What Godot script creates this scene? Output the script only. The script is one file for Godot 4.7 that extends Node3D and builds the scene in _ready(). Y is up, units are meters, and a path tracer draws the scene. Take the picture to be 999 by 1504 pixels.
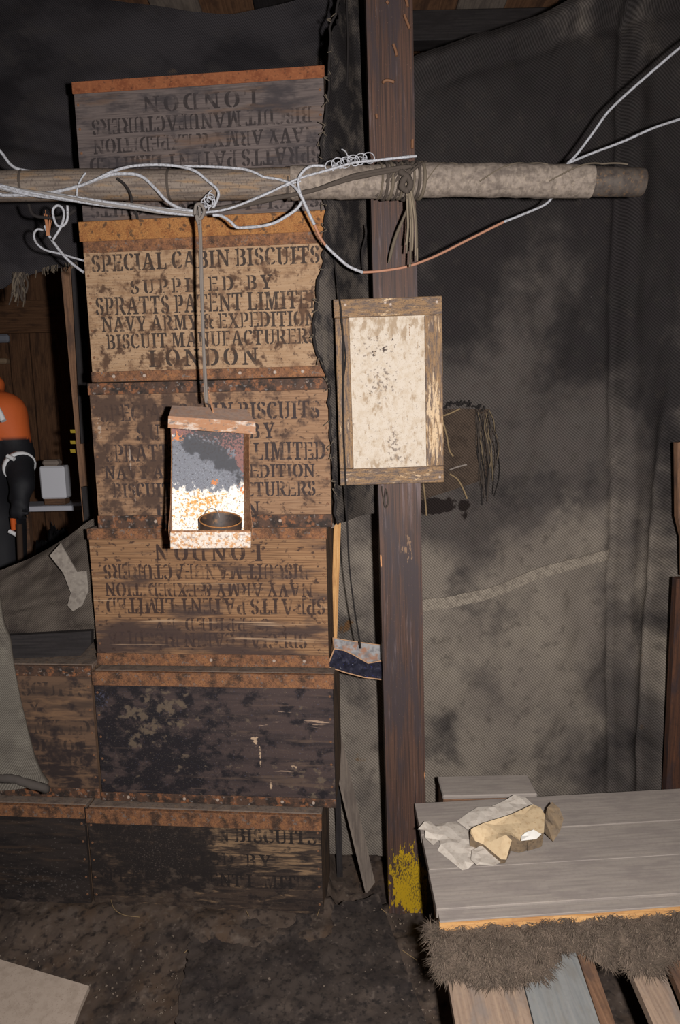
extends Node3D
# Corner of an old expedition hut: a column of stencilled biscuit crates, a post with a cloth-wrapped
# pole lashed across it, hanging canvas, a low bunk, all lit by one camera flash beside the lens.

const F := 1000.0                      # focal length for a 999 x 1504 frame
var eye := Vector3(0, 1.38, 0)
var look: Basis
var rng := RandomNumberGenerator.new()
var M := {}                            # materials
var used := {}

# ------------------------------------------------------------------ measuring
func ray(x: float, y: float) -> Vector3:
	return (look * Vector3(x - 499.5, 752.0 - y, -F)).normalized()

func at(x: float, y: float, d: float) -> Vector3:        # point of a sight line at distance d into the room
	var r := ray(x, y)
	return eye + r * (d / -r.z)

func lvl(x: float, y: float, h: float) -> Vector3:       # point of a sight line at height h
	var r := ray(x, y)
	return eye + r * ((h - eye.y) / r.y)

func ats(list: Array, d: float) -> Array:
	var o := []
	for p in list: o.append(at(p[0], p[1], p[2] if p.size() > 2 else d))
	return o

# ------------------------------------------------------------------ textures
func noise(w: int, h: int, sd: int, cells: float, sx := 1.0, sy := 1.0, oct := 6, tile := false) -> PackedByteArray:
	var n := FastNoiseLite.new()
	n.seed = sd
	n.noise_type = FastNoiseLite.TYPE_SIMPLEX_SMOOTH
	n.fractal_octaves = oct
	n.fractal_gain = 0.62
	var a := maxi(4, int(w / sx))
	var b := maxi(4, int(h / sy))
	n.frequency = cells / float(mini(a, b)) if sx == sy else cells / float(maxi(a, b))
	var im: Image = n.get_seamless_image(a, b, false, false, 0.1, true) if tile else n.get_image(a, b, false, false, true)
	if a != w or b != h: im.resize(w, h, Image.INTERPOLATE_CUBIC)
	return im.get_data()

func blobs(w: int, h: int, list: Array) -> PackedInt32Array:
	# each: cx, cy, rx, ry (0..1 of the surface), strength added to the noise before it is cut
	var o := PackedInt32Array()
	o.resize(w * h)
	for b in list:
		var cx: float = b[0] * w
		var cy: float = b[1] * h
		var rx: float = b[2] * w
		var ry: float = b[3] * h
		var s: float = b[4]
		for y in range(maxi(0, int(cy - ry)), mini(h, int(cy + ry) + 1)):
			var dy := (y - cy) / ry
			for x in range(maxi(0, int(cx - rx)), mini(w, int(cx + rx) + 1)):
				var dx := (x - cx) / rx
				var q := 1.0 - dx * dx - dy * dy
				if q > 0.0: o[y * w + x] += int(s * q)
	return o

# layers: c colour 0..255, n [seed, cells, sx, sy, octaves], lo, hi (cut on 0..255), a strength, b blobs, m ready mask
func paint(w: int, h: int, base: Array, layers: Array, tile := false) -> ImageTexture:
	var o := PackedByteArray()
	o.resize(w * h * 3)
	for i in w * h:
		o[i * 3] = base[0]; o[i * 3 + 1] = base[1]; o[i * 3 + 2] = base[2]
	for l in layers:
		var lut := PackedInt32Array()
		lut.resize(256)
		var lo: float = l.get("lo", 0.0)
		var hi: float = l.get("hi", 255.0)
		if l.get("off", 0) > -75 and not l.has("m"):      # ragged but not hard-edged
			var half := (hi - lo) * .5 * 1.5 + 8.0
			var mid := (hi + lo) * .5
			lo = mid - half; hi = mid + half
		for i in 256:
			var t := clampf((i - lo) / (hi - lo), 0.0, 1.0)
			lut[i] = int(256.0 * l.get("a", 1.0) * t * t * (3.0 - 2.0 * t))
		var nn: Array = l.n
		var d := noise(w, h, nn[0], nn[1], nn[2] if nn.size() > 2 else 1.0, nn[3] if nn.size() > 3 else 1.0, nn[4] if nn.size() > 4 else 6, tile)
		var c0: int = l.c[0]
		var c1: int = l.c[1]
		var c2: int = l.c[2]
		var j := 0
		var bl := PackedInt32Array()
		if l.has("b"): bl = blobs(w, h, l.b)
		var mk := PackedByteArray()
		if l.has("m"): mk = l.m
		var off: int = l.get("off", 0)
		var hb := bl.size() > 0
		var hm := mk.size() > 0
		for i in w * h:
			var v: int = d[i]
			if hb: v = clampi(v + bl[i] + off, 0, 255)
			var a: int = lut[v]
			if hm: a = a * mk[i] >> 8
			if a:
				o[j] += (c0 - o[j]) * a >> 8
				o[j + 1] += (c1 - o[j + 1]) * a >> 8
				o[j + 2] += (c2 - o[j + 2]) * a >> 8
			j += 3
	var im := Image.create_from_data(w, h, false, Image.FORMAT_RGB8, o)
	im.generate_mipmaps()
	return ImageTexture.create_from_image(im)

func mat(tex, rough := 0.85, scale := Vector3.ONE, tint := Color.WHITE) -> StandardMaterial3D:
	var m := StandardMaterial3D.new()
	if tex is Array: m.albedo_color = Color8(tex[0], tex[1], tex[2])
	else:
		m.albedo_texture = tex
		m.albedo_color = tint
	m.roughness = rough
	m.uv1_scale = scale
	m.metallic_specular = 0.35
	return m

func tri_mat(tex, rough: float, per_metre: float) -> StandardMaterial3D:
	var m := mat(tex, rough)
	m.uv1_triplanar = true
	m.uv1_scale = Vector3.ONE * per_metre
	return m

# ---- stencil lettering, filled from glyph outlines into a mask
var glyphs := {}
var face_font: SystemFont
const SLITS := {"B": [.36, .44], "D": [.34, .42], "P": [.38, .46], "R": [.34, .41], "O": [.46, .54], "C": [.5, .58], "S": [.46, .54], "U": [.46, .54], "E": [.36, .43], "F": [.38, .45], "&": [.5, .57]}

func glyph(c: String) -> Array:
	if glyphs.has(c): return glyphs[c]
	var t := TextMesh.new()
	t.font = face_font; t.text = c; t.font_size = 64; t.pixel_size = 1.0; t.depth = 0.0; t.curve_step = 2.0
	var v: PackedVector3Array = t.get_mesh_arrays()[Mesh.ARRAY_VERTEX]
	var ix = t.get_mesh_arrays()[Mesh.ARRAY_INDEX]
	var flat := PackedVector2Array()
	if ix != null and ix.size() > 0:
		for i in ix: flat.append(Vector2(v[i].x, v[i].y))
	else:
		for p in v: flat.append(Vector2(p.x, p.y))
	var lo := Vector2(1e9, 1e9)
	var hi := -lo
	for p in flat: lo = lo.min(p); hi = hi.max(p)
	var n := PackedVector2Array()
	for p in flat: n.append(Vector2((p.x - lo.x) / (hi.x - lo.x), (hi.y - p.y) / (hi.y - lo.y)))
	glyphs[c] = [n, hi.x - lo.x]
	return glyphs[c]

func fill(mask: PackedByteArray, w: int, h: int, a: Vector2, b: Vector2, c: Vector2) -> void:
	var y0 := maxi(0, int(ceilf(minf(a.y, minf(b.y, c.y)))))
	var y1 := mini(h - 1, int(floorf(maxf(a.y, maxf(b.y, c.y)))))
	for y in range(y0, y1 + 1):
		var x0 := 1e9
		var x1 := -1e9
		for e in [[a, b], [b, c], [c, a]]:
			var p: Vector2 = e[0]
			var q: Vector2 = e[1]
			if (p.y <= y and q.y >= y) or (q.y <= y and p.y >= y):
				if absf(p.y - q.y) < 1e-6:
					x0 = minf(x0, minf(p.x, q.x)); x1 = maxf(x1, maxf(p.x, q.x))
				else:
					var x := p.x + (q.x - p.x) * (y - p.y) / (q.y - p.y)
					x0 = minf(x0, x); x1 = maxf(x1, x)
		for x in range(maxi(0, int(roundf(x0))), mini(w - 1, int(roundf(x1))) + 1):
			mask[y * w + x] = 255

func stencil(w: int, h: int, lines: Array, upside := false) -> PackedByteArray:
	# lines: text, x0, x1, middle y, height, all 0..1 of the face; set upside-down when the crate is
	var mask := PackedByteArray()
	mask.resize(w * h)
	for l in lines:
		var s: String = l[0]
		var gap := 5.0 if s.length() > 15 else 15.0
		var word := 16.0 if s.length() > 15 else 34.0
		var total := 0.0
		for ch in s: total += word if ch == " " else glyph(ch)[1] + gap
		var k: float = (l[2] - l[1]) * w / total
		var x: float = l[1] * w
		for ch in s:
			if ch == " ":
				x += word * k
				continue
			var g := glyph(ch)
			var gw: float = g[1] * k
			var gh: float = l[4] * h
			var top: float = l[3] * h - gh / 2 + rng.randf_range(-1, 1)
			var pts: PackedVector2Array = g[0]
			for i in range(0, pts.size() - 2, 3):
				fill(mask, w, h, Vector2(x + pts[i].x * gw, top + pts[i].y * gh), Vector2(x + pts[i + 1].x * gw, top + pts[i + 1].y * gh), Vector2(x + pts[i + 2].x * gw, top + pts[i + 2].y * gh))
			if SLITS.has(ch):
				var sl = SLITS[ch]
				for yy in range(maxi(0, int(top) - 1), mini(h, int(top + gh) + 2)):
					for xx in range(maxi(0, int(x + sl[0] * gw)), mini(w, int(x + sl[1] * gw) + 1)): mask[yy * w + xx] = 0
			x += gw + gap * k
	if upside: mask.reverse()
	return mask

# ------------------------------------------------------------------ meshes
func S() -> SurfaceTool:
	var st := SurfaceTool.new()
	st.begin(Mesh.PRIMITIVE_TRIANGLES)
	return st

func uv_of(p: Vector3, n: Vector3, g: int, off: Vector2) -> Vector2:
	# u runs along the grain axis g where the face has it, in metres
	var a := n.abs()
	var k := 0 if a.x >= a.y and a.x >= a.z else (1 if a.y >= a.z else 2)
	var ax := [0, 1, 2]
	ax.erase(k)
	if ax[1] == g: ax.reverse()
	return Vector2(p[ax[0]], p[ax[1]]) + off

func poly(st: SurfaceTool, pts: Array, out: Vector3, g := 0, off := Vector2.ZERO, xf := Transform3D()) -> void:
	st.set_smooth_group(-1)
	var n: Vector3 = (pts[1] - pts[0]).cross(pts[2] - pts[0])
	var flip := n.dot(out) > 0.0
	for i in range(1, pts.size() - 1):
		var t := [pts[0], pts[i + 1], pts[i]] if flip else [pts[0], pts[i], pts[i + 1]]
		for p in t:
			st.set_uv(uv_of(p, out, g, off))
			st.add_vertex(xf * p)

func box(st: SurfaceTool, size: Vector3, mid: Vector3, bev := 0.002, g := 0, off := Vector2.ZERO, xf := Transform3D()) -> void:
	var h := size / 2
	var b := minf(bev, minf(h.x, minf(h.y, h.z)) * 0.9)
	var sg := [-1.0, 1.0]
	for a in 3:
		var u := (a + 1) % 3
		var v := (a + 2) % 3
		for s in sg:
			var pts := []
			for c in [[-1, -1], [1, -1], [1, 1], [-1, 1]]:
				var p := Vector3.ZERO
				p[a] = s * h[a]; p[u] = c[0] * (h[u] - b); p[v] = c[1] * (h[v] - b)
				pts.append(p + mid)
			var o := Vector3.ZERO
			o[a] = s
			poly(st, pts, o, g, off, xf)
		for s in sg:
			for t in sg:           # bevel between faces u and v, along a
				var p1 := Vector3.ZERO
				p1[u] = s * h[u]; p1[v] = t * (h[v] - b); p1[a] = h[a] - b
				var p2 := Vector3.ZERO
				p2[u] = s * (h[u] - b); p2[v] = t * h[v]; p2[a] = h[a] - b
				var p3 := p2
				p3[a] = -p3[a]
				var p4 := p1
				p4[a] = -p4[a]
				var o := Vector3.ZERO
				o[u] = s; o[v] = t * 0.99
				poly(st, [p1 + mid, p2 + mid, p3 + mid, p4 + mid], o, g, off, xf)
	for x in sg:
		for y in sg:
			for z in sg:
				poly(st, [mid + Vector3(x * h.x, y * (h.y - b), z * (h.z - b)), mid + Vector3(x * (h.x - b), y * h.y, z * (h.z - b)), mid + Vector3(x * (h.x - b), y * (h.y - b), z * h.z)], Vector3(x, y * .98, z * .97), g, off, xf)

func prism(st: SurfaceTool, pts: Array, back: Vector3, g := 0) -> void:
	# a flat outline with depth; uv in metres across the outline's own plane
	var n := Vector3.ZERO
	for i in pts.size(): n += (pts[i] - pts[0]).cross(pts[(i + 1) % pts.size()] - pts[0])
	n = n.normalized()
	if n.dot(back) > 0: n = -n
	var ex: Vector3 = (Vector3.RIGHT - n * n.x).normalized()
	var ey := n.cross(ex)
	if g == 1:
		var q := ex
		ex = ey; ey = q
	var flat := PackedVector2Array()
	for p in pts: flat.append(Vector2((p - pts[0]).dot(ex), (p - pts[0]).dot(ey)))
	var ix := Geometry2D.triangulate_polygon(flat)
	st.set_smooth_group(-1)
	for side in 2:
		for i in range(0, ix.size(), 3):
			var a: Vector3 = pts[ix[i]]
			var b: Vector3 = pts[ix[i + 1]]
			var c: Vector3 = pts[ix[i + 2]]
			var want := n if side == 0 else -n
			var t := [0, 1, 2] if (b - a).cross(c - a).dot(want) < 0 else [0, 2, 1]
			for k in t:
				st.set_uv(flat[ix[i + k]])
				st.add_vertex(pts[ix[i + k]] + (back if side else Vector3.ZERO))
	var mid := Vector3.ZERO
	for p in pts: mid += p / pts.size()
	for i in pts.size():
		var a: Vector3 = pts[i]
		var b: Vector3 = pts[(i + 1) % pts.size()]
		var o := (b - a).cross(back)
		if o.dot((a + b) / 2 - mid) < 0: o = -o
		poly(st, [a, b, b + back, a + back], o, g)

func curve(pts: Array, n := 6) -> Array:
	var o := []
	for i in pts.size() - 1:
		var p0: Vector3 = pts[maxi(i - 1, 0)]
		var p1: Vector3 = pts[i]
		var p2: Vector3 = pts[i + 1]
		var p3: Vector3 = pts[mini(i + 2, pts.size() - 1)]
		for k in n:
			o.append(p1.cubic_interpolate(p2, p0, p3, float(k) / n))
	o.append(pts[-1])
	return o

func tube(st: SurfaceTool, pts: Array, r, sides := 8, caps := true, bump := 0.0) -> void:
	st.set_smooth_group(0)
	var rings := []
	var up := Vector3(0.13, 0.9, 0.41)
	var len := 0.0
	var lens := []
	for i in pts.size():
		var d: Vector3 = (pts[mini(i + 1, pts.size() - 1)] - pts[maxi(i - 1, 0)]).normalized()
		if absf(d.dot(up.normalized())) > 0.98: up = Vector3(0.9, 0.1, 0.3)
		var x := d.cross(up).normalized()
		var y := x.cross(d)
		up = y
		var rad: float = (r if not r is Array else r[mini(i, r.size() - 1)])
		var ring := []
		for k in sides:
			var a := TAU * k / sides
			ring.append(pts[i] + (x * cos(a) + y * sin(a)) * rad * (1.0 + (rng.randf_range(-bump, bump) if bump > 0 else 0.0)))
		rings.append(ring)
		if i: len += pts[i].distance_to(pts[i - 1])
		lens.append(len)
	for i in rings.size() - 1:
		for k in sides:
			var q := (k + 1) % sides
			for c in [[i, k, k], [i, q, k + 1], [i + 1, k, k], [i, q, k + 1], [i + 1, q, k + 1], [i + 1, k, k]]:
				st.set_uv(Vector2(lens[c[0]], 0.1 * c[2] / sides))
				st.add_vertex(rings[c[0]][c[1]])
	if caps:
		for e in [0, rings.size() - 1]:
			var o: Vector3 = pts[e] - pts[1 if e == 0 else e - 1]
			poly(st, rings[e], o)

func grid(st: SurfaceTool, nu: int, nv: int, f: Callable, thick := Vector3.ZERO, metre := 1.0) -> void:
	# f(u, v) gives [position, uv]; a second skin at the given offset closes it into a sheet
	st.set_smooth_group(0)
	var P := []
	for j in nv + 1:
		var row := []
		for i in nu + 1: row.append(f.call(float(i) / nu, float(j) / nv))
		P.append(row)
	for skin in (2 if thick != Vector3.ZERO else 1):
		st.set_smooth_group(skin)
		for j in nv:
			for i in nu:
				var q := [[j, i], [j, i + 1], [j + 1, i], [j, i + 1], [j + 1, i + 1], [j + 1, i]]
				if skin: q.reverse()
				for c in q:
					var e = P[c[0]][c[1]]
					st.set_uv(e[1])
					st.set_uv2(e[1] * metre)
					st.add_vertex(e[0] + thick * skin)
	if thick != Vector3.ZERO:
		st.set_smooth_group(2)
		var rim := []
		for i in nu + 1: rim.append(P[0][i])
		for j in range(1, nv + 1): rim.append(P[j][nu])
		for i in range(nu - 1, -1, -1): rim.append(P[nv][i])
		for j in range(nv - 1, -1, -1): rim.append(P[j][0])
		for i in rim.size() - 1:
			var a = rim[i]
			var b = rim[i + 1]
			for c in [[a, 0], [b, 1], [b, 0], [a, 0], [a, 1], [b, 1]]:
				st.set_uv(c[0][1]); st.set_uv2(c[0][1] * metre)
				st.add_vertex(c[0][0] + thick * c[1])

func disc_head(st: SurfaceTool, c: Vector3, n: Vector3, r: float, h: float) -> void:
	var x := n.cross(Vector3(0.3, 0.9, 0.2)).normalized()
	var y := n.cross(x)
	var ring := []
	var low := []
	for k in 7:
		var a := TAU * k / 7
		low.append(c + (x * cos(a) + y * sin(a)) * r)
		ring.append(c + (x * cos(a) + y * sin(a)) * r * 0.7 + n * h)
	poly(st, ring, n)
	for k in 7: poly(st, [low[k], low[(k + 1) % 7], ring[(k + 1) % 7], ring[k]], low[k] - c + n * 0.1)

# ------------------------------------------------------------------ nodes
func numbered(called: String) -> String:
	used[called] = used.get(called, -1) + 1
	return called if used[called] == 0 else "%s_%03d" % [called, used[called]]

func thing(called: String, label: String, cat: String, pos := Vector3.ZERO, group := "") -> Node3D:
	var o := Node3D.new()
	o.name = numbered(called)
	add_child(o)
	o.position = pos
	o.set_meta("label", label); o.set_meta("category", cat)
	if group: o.set_meta("group", group)
	return o

func obj(parent: Node, called: String, st: SurfaceTool, m: Material, label := "") -> MeshInstance3D:
	var o := MeshInstance3D.new()
	st.generate_normals()
	o.mesh = st.commit()
	o.material_override = m
	o.name = numbered(called) if parent == self else called
	parent.add_child(o, true)
	# vertices are given in room coordinates for children of unrotated things: bring them to the parent's origin
	if label: o.set_meta("label", label)
	return o

func single(called: String, st: SurfaceTool, m: Material, label: String, cat: String, group := "") -> MeshInstance3D:
	var o := obj(self, called, st, m, label)
	o.set_meta("category", cat)
	if group: o.set_meta("group", group)
	return o

func struct(called: String, st: SurfaceTool, m: Material, label := "", cat := "") -> MeshInstance3D:
	var o := obj(self, called, st, m, label)
	o.set_meta("kind", "structure")
	if cat: o.set_meta("category", cat)
	return o

# ------------------------------------------------------------------ materials
func make_materials() -> void:
	face_font = SystemFont.new()
	face_font.font_names = PackedStringArray(["Droid Serif"])
	face_font.font_weight = 700
	M.rust = tri_mat(paint(512, 512, [125, 86, 62], [
		{c = [146, 100, 66], n = [11, 14], lo = 110, hi = 190, a = .9}, {c = [78, 56, 45], n = [12, 9], lo = 130, hi = 190, a = .7},
		{c = [39, 34, 33], n = [13, 5], lo = 140, hi = 190, a = .7}, {c = [108, 103, 103], n = [14, 12], lo = 178, hi = 200, a = .8},
		{c = [59, 43, 34], n = [15, 60], lo = 150, hi = 210, a = .7}, {c = [166, 123, 87], n = [16, 70], lo = 165, hi = 215, a = .7}], true), .8, 3.0)
	M.rust_gold = tri_mat(paint(512, 512, [156, 107, 62], [
		{c = [130, 81, 47], n = [21, 10], lo = 120, hi = 190, a = .8}, {c = [182, 134, 81], n = [22, 50], lo = 130, hi = 210, a = .8},
		{c = [75, 57, 45], n = [23, 12], lo = 178, hi = 200, a = .8}, {c = [87, 59, 38], n = [24, 80], lo = 150, hi = 210, a = .7}], true), .8, 3.0)
	M.rust_red = tri_mat(paint(256, 256, [135, 82, 53], [
		{c = [109, 61, 39], n = [31, 8], lo = 110, hi = 200, a = .8}, {c = [161, 104, 69], n = [32, 40], lo = 150, hi = 215, a = .7}, {c = [70, 46, 36], n = [33, 18], lo = 170, hi = 205, a = .8}], true), .85, 3.0)
	M.rust_dark = tri_mat(paint(512, 512, [84, 63, 52], [
		{c = [43, 38, 36], n = [41, 7], lo = 105, hi = 165, a = .9}, {c = [137, 89, 60], n = [42, 10], lo = 158, hi = 185, a = .9},
		{c = [138, 133, 130], n = [43, 16], lo = 188, hi = 205, a = .8}, {c = [53, 40, 33], n = [44, 60], lo = 150, hi = 210, a = .6}], true), .75, 3.0)
	var wood := func(base: Array, dark: Array, light: Array, sd: int, stain: Array, amount := .8) -> ImageTexture:
		return paint(768, 256, base, [{c = dark, n = [sd, 40, 20, 1, 4], lo = 100, hi = 220, a = .8}, {c = light, n = [sd + 1, 40, 40, 1, 2], lo = 150, hi = 240, a = .6},
			{c = stain, n = [sd + 2, 6, 3, 1], lo = 135, hi = 190, a = amount}, {c = dark, n = [sd + 3, 30], lo = 160, hi = 220, a = .4}], true)
	M.crate_wood = mat(wood.call([104, 82, 64], [70, 54, 44], [126, 102, 80], 51, [56, 46, 42]), .9, Vector3(1.2, 3.5, 1))
	M.dusty = tri_mat(paint(256, 256, [116, 102, 92], [{c = [84, 72, 66], n = [61, 8], lo = 120, hi = 190, a = .7}, {c = [140, 112, 88], n = [62, 14], lo = 160, hi = 200, a = .6}, {c = [64, 54, 50], n = [63, 40], lo = 160, hi = 220, a = .6}], true), .95, 3.0)
	M.post = mat(wood.call([84, 56, 42], [46, 34, 32], [108, 70, 48], 71, [58, 46, 46], .9), .62, Vector3(.8, 3.2, 1))
	M.bunk = mat(wood.call([158, 148, 140], [136, 127, 121], [172, 160, 149], 81, [138, 128, 123], .6), .9, Vector3(.9, 2.6, 1))
	M.slat = mat(wood.call([156, 134, 116], [124, 104, 90], [176, 150, 126], 86, [128, 118, 112], .7), .9, Vector3(.9, 2.6, 1))
	M.slat_blue = mat(wood.call([134, 134, 132], [116, 118, 118], [146, 142, 136], 91, [120, 116, 110], .6), .9, Vector3(.9, 2.6, 1))
	M.fresh_wood = mat(wood.call([198, 152, 98], [160, 112, 68], [222, 182, 130], 96, [150, 104, 66], .5), .8, Vector3(1.2, 5, 1))
	M.brown_board = mat(wood.call([128, 96, 74], [92, 68, 52], [150, 114, 88], 101, [82, 64, 56]), .85, Vector3(.9, 3, 1))
	M.dark_board = mat(wood.call([50, 46, 46], [34, 31, 32], [66, 60, 58], 106, [40, 36, 36]), .7, Vector3(.9, 3, 1))
	M.hut_board = mat(wood.call([124, 90, 66], [88, 62, 46], [146, 108, 80], 111, [80, 58, 46]), .85, Vector3(.6, 2.4, 1))
	M.grey_plank = mat(wood.call([128, 116, 106], [100, 90, 84], [146, 132, 118], 116, [96, 86, 80], .6), .9, Vector3(1.2, 3, 1))
	# woven canvas: a small tile of diagonal twill, multiplied over each cloth's own stains
	var im := Image.create(96, 96, false, Image.FORMAT_RGB8)
	var sp := noise(96, 96, 121, 30, 1, 1, 2, true)
	for y in 96:
		for x in 96:
			var t := 0.5 + 0.5 * cos(TAU * (x * 12 - y * 12) / 96.0)
			var k := 0.5 + 0.5 * cos(TAU * (x * 12 + y * 12) / 96.0)
			var v := 0.66 + 0.26 * t + 0.06 * k + (sp[y * 96 + x] - 128) / 2200.0
			im.set_pixel(x, y, Color(v, v * .995, v * .985))
	im.generate_mipmaps()
	M.weave = ImageTexture.create_from_image(im)
	M.wire = tri_mat(paint(128, 128, [164, 165, 171], [{c = [118, 115, 115], n = [131, 8], lo = 120, hi = 190, a = .9}, {c = [206, 208, 214], n = [132, 20], lo = 150, hi = 205, a = .7}], true), .55, 14.0)
	M.wire_old = mat([128, 122, 118], .7)
	M.wire_rust = mat([160, 116, 94], .7)
	M.copper = mat([150, 100, 68], .5)
	M.black_cord = mat([38, 34, 33], .9)
	M.twine = mat([96, 86, 74], .95)
	M.twine_dark = mat([70, 62, 56], .95)
	M.straw = mat([138, 116, 86], .9)
	M.nail = mat([118, 84, 62], .6)
	M.nail_pale = mat([168, 150, 136], .5)

func cloth_mat(tex: Texture2D) -> StandardMaterial3D:
	var m := mat(tex, 1.0)
	m.detail_enabled = true
	m.detail_albedo = M.weave
	m.detail_blend_mode = BaseMaterial3D.BLEND_MODE_MUL
	m.detail_uv_layer = BaseMaterial3D.DETAIL_UV_2
	m.metallic_specular = 0.1
	return m

# ------------------------------------------------------------------ crates
const YAW := 0.092                      # the stack is turned a little, its right side nearer

func card(st: SurfaceTool, a: Vector2, b: Vector2, z: float, t: float) -> void:
	# a board whose front carries a print laid out 0..1
	st.set_smooth_group(-1)
	for p in [[a.x, b.y], [b.x, b.y], [a.x, a.y], [b.x, b.y], [b.x, a.y], [a.x, a.y]]:
		st.set_uv(Vector2((p[0] - a.x) / (b.x - a.x), (b.y - p[1]) / (b.y - a.y)))
		st.add_vertex(Vector3(p[0], p[1], z))
	var c := [Vector3(a.x, a.y, z), Vector3(b.x, a.y, z), Vector3(b.x, b.y, z), Vector3(a.x, b.y, z)]
	var out := [Vector3.DOWN, Vector3.RIGHT, Vector3.UP, Vector3.LEFT]
	for i in 4: poly(st, [c[i], c[(i + 1) % 4], c[(i + 1) % 4] + Vector3(0, 0, -t), c[i] + Vector3(0, 0, -t)], out[i])
	poly(st, [c[0] + Vector3(0, 0, -t), c[1] + Vector3(0, 0, -t), c[2] + Vector3(0, 0, -t), c[3] + Vector3(0, 0, -t)], Vector3.BACK * -1)

func crate(label: String, tl: Array, trx: float, d: float, yb: float, depth: float, face: Texture2D, o: Dictionary) -> float:
	var p := at(tl[0], tl[1], d)
	var xx := Vector3(cos(YAW), 0, sin(YAW))
	var nn := Vector3(-sin(YAW), 0, cos(YAW))
	var r := ray(trx, tl[1])
	var q := eye + r * ((p - eye).dot(nn) / r.dot(nn))
	var W := (q - p).dot(xx)
	var H := p.y - yb
	var t := thing("biscuit_crate", label, "crate", Vector3(p.x, yb, p.z), o.get("group", "stencilled biscuit crates"))
	t.basis = Basis(xx, Vector3.UP, nn)
	var st := S()
	box(st, Vector3(W - .004, H - .016, depth), Vector3(W / 2, (H - .016) / 2 + .001, -.012 - depth / 2), .003)
	obj(t, "body", st, M.crate_wood)
	st = S()
	card(st, Vector2(.001, .002), Vector2(W - .001, H - .003), 0, .0118)
	var front := obj(t, "front_panel", st, mat(face, .82, Vector3.ONE, o.get("tint", Color(.87, .868, .885))))
	st = S()
	box(st, Vector3(W, .013, depth + .01), Vector3(W / 2, H - .0075, -.0125 - (depth + .01) / 2), .002)
	obj(t, "lid", st, M.dusty)
	var sh: float = o.get("top", .035)
	if sh > 0:
		st = S()
		var e: float = o.get("over", 0.002)
		box(st, Vector3(W + 2 * e, sh, .004), Vector3(W / 2, H - sh / 2 - .0005, .0022), .0012)
		if o.has("flange"): box(st, Vector3(W + 2 * e, .0025, .012), Vector3(W / 2, H - .0015, -.003), .001)
		obj(t, "top_strap", st, o.get("strap", M.rust), "rusty iron strap")
		if o.has("second"):
			st = S()
			box(st, Vector3(W - .004, o.second, .003), Vector3(W / 2, H - sh - o.second / 2, .0018), .001)
			obj(t, "second_strap", st, M.rust, "mottled lower iron strap")
	var sb: float = o.get("bottom", .028)
	var low: Node3D
	if sb > 0:
		st = S()
		box(st, Vector3(W + .002, sb, .004), Vector3(W / 2, sb / 2 + .001, .0022), .0012)
		low = obj(t, "bottom_strap", st, o.get("strap2", M.rust_dark), "rusty iron strap")
	var step := W / 7.5
	for i in 7:
		if sb > 0:
			st = S()
			disc_head(st, Vector3(step * (i + .8) + rng.randf_range(-.01, .01), sb * .55, .0042), Vector3.BACK, .0048, .0018)
			obj(low, "nail", st, M.nail_pale if rng.randf() < .45 else M.nail)
	for i in 5:
		for x in [.009, W - .01]:
			st = S()
			disc_head(st, Vector3(x, H * (.16 + .17 * i), .0), Vector3.BACK, .0036, .0014)
			obj(front, "nail", st, M.nail)
	return p.y + .0015

const TXT := ["SPECIAL CABIN BISCUITS", "SUPPLIED BY", "SPRATTS PATENT LIMITED", "NAVY ARMY & EXPEDITION", "BISCUIT MANUFACTURERS", "LONDON"]

func lines(ys: Array, hs: Array, xs: Array) -> Array:
	var o := []
	for i in 6:
		if ys[i] >= 0: o.append([TXT[i], xs[i][0], xs[i][1], ys[i], hs[i]])
	return o

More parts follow.
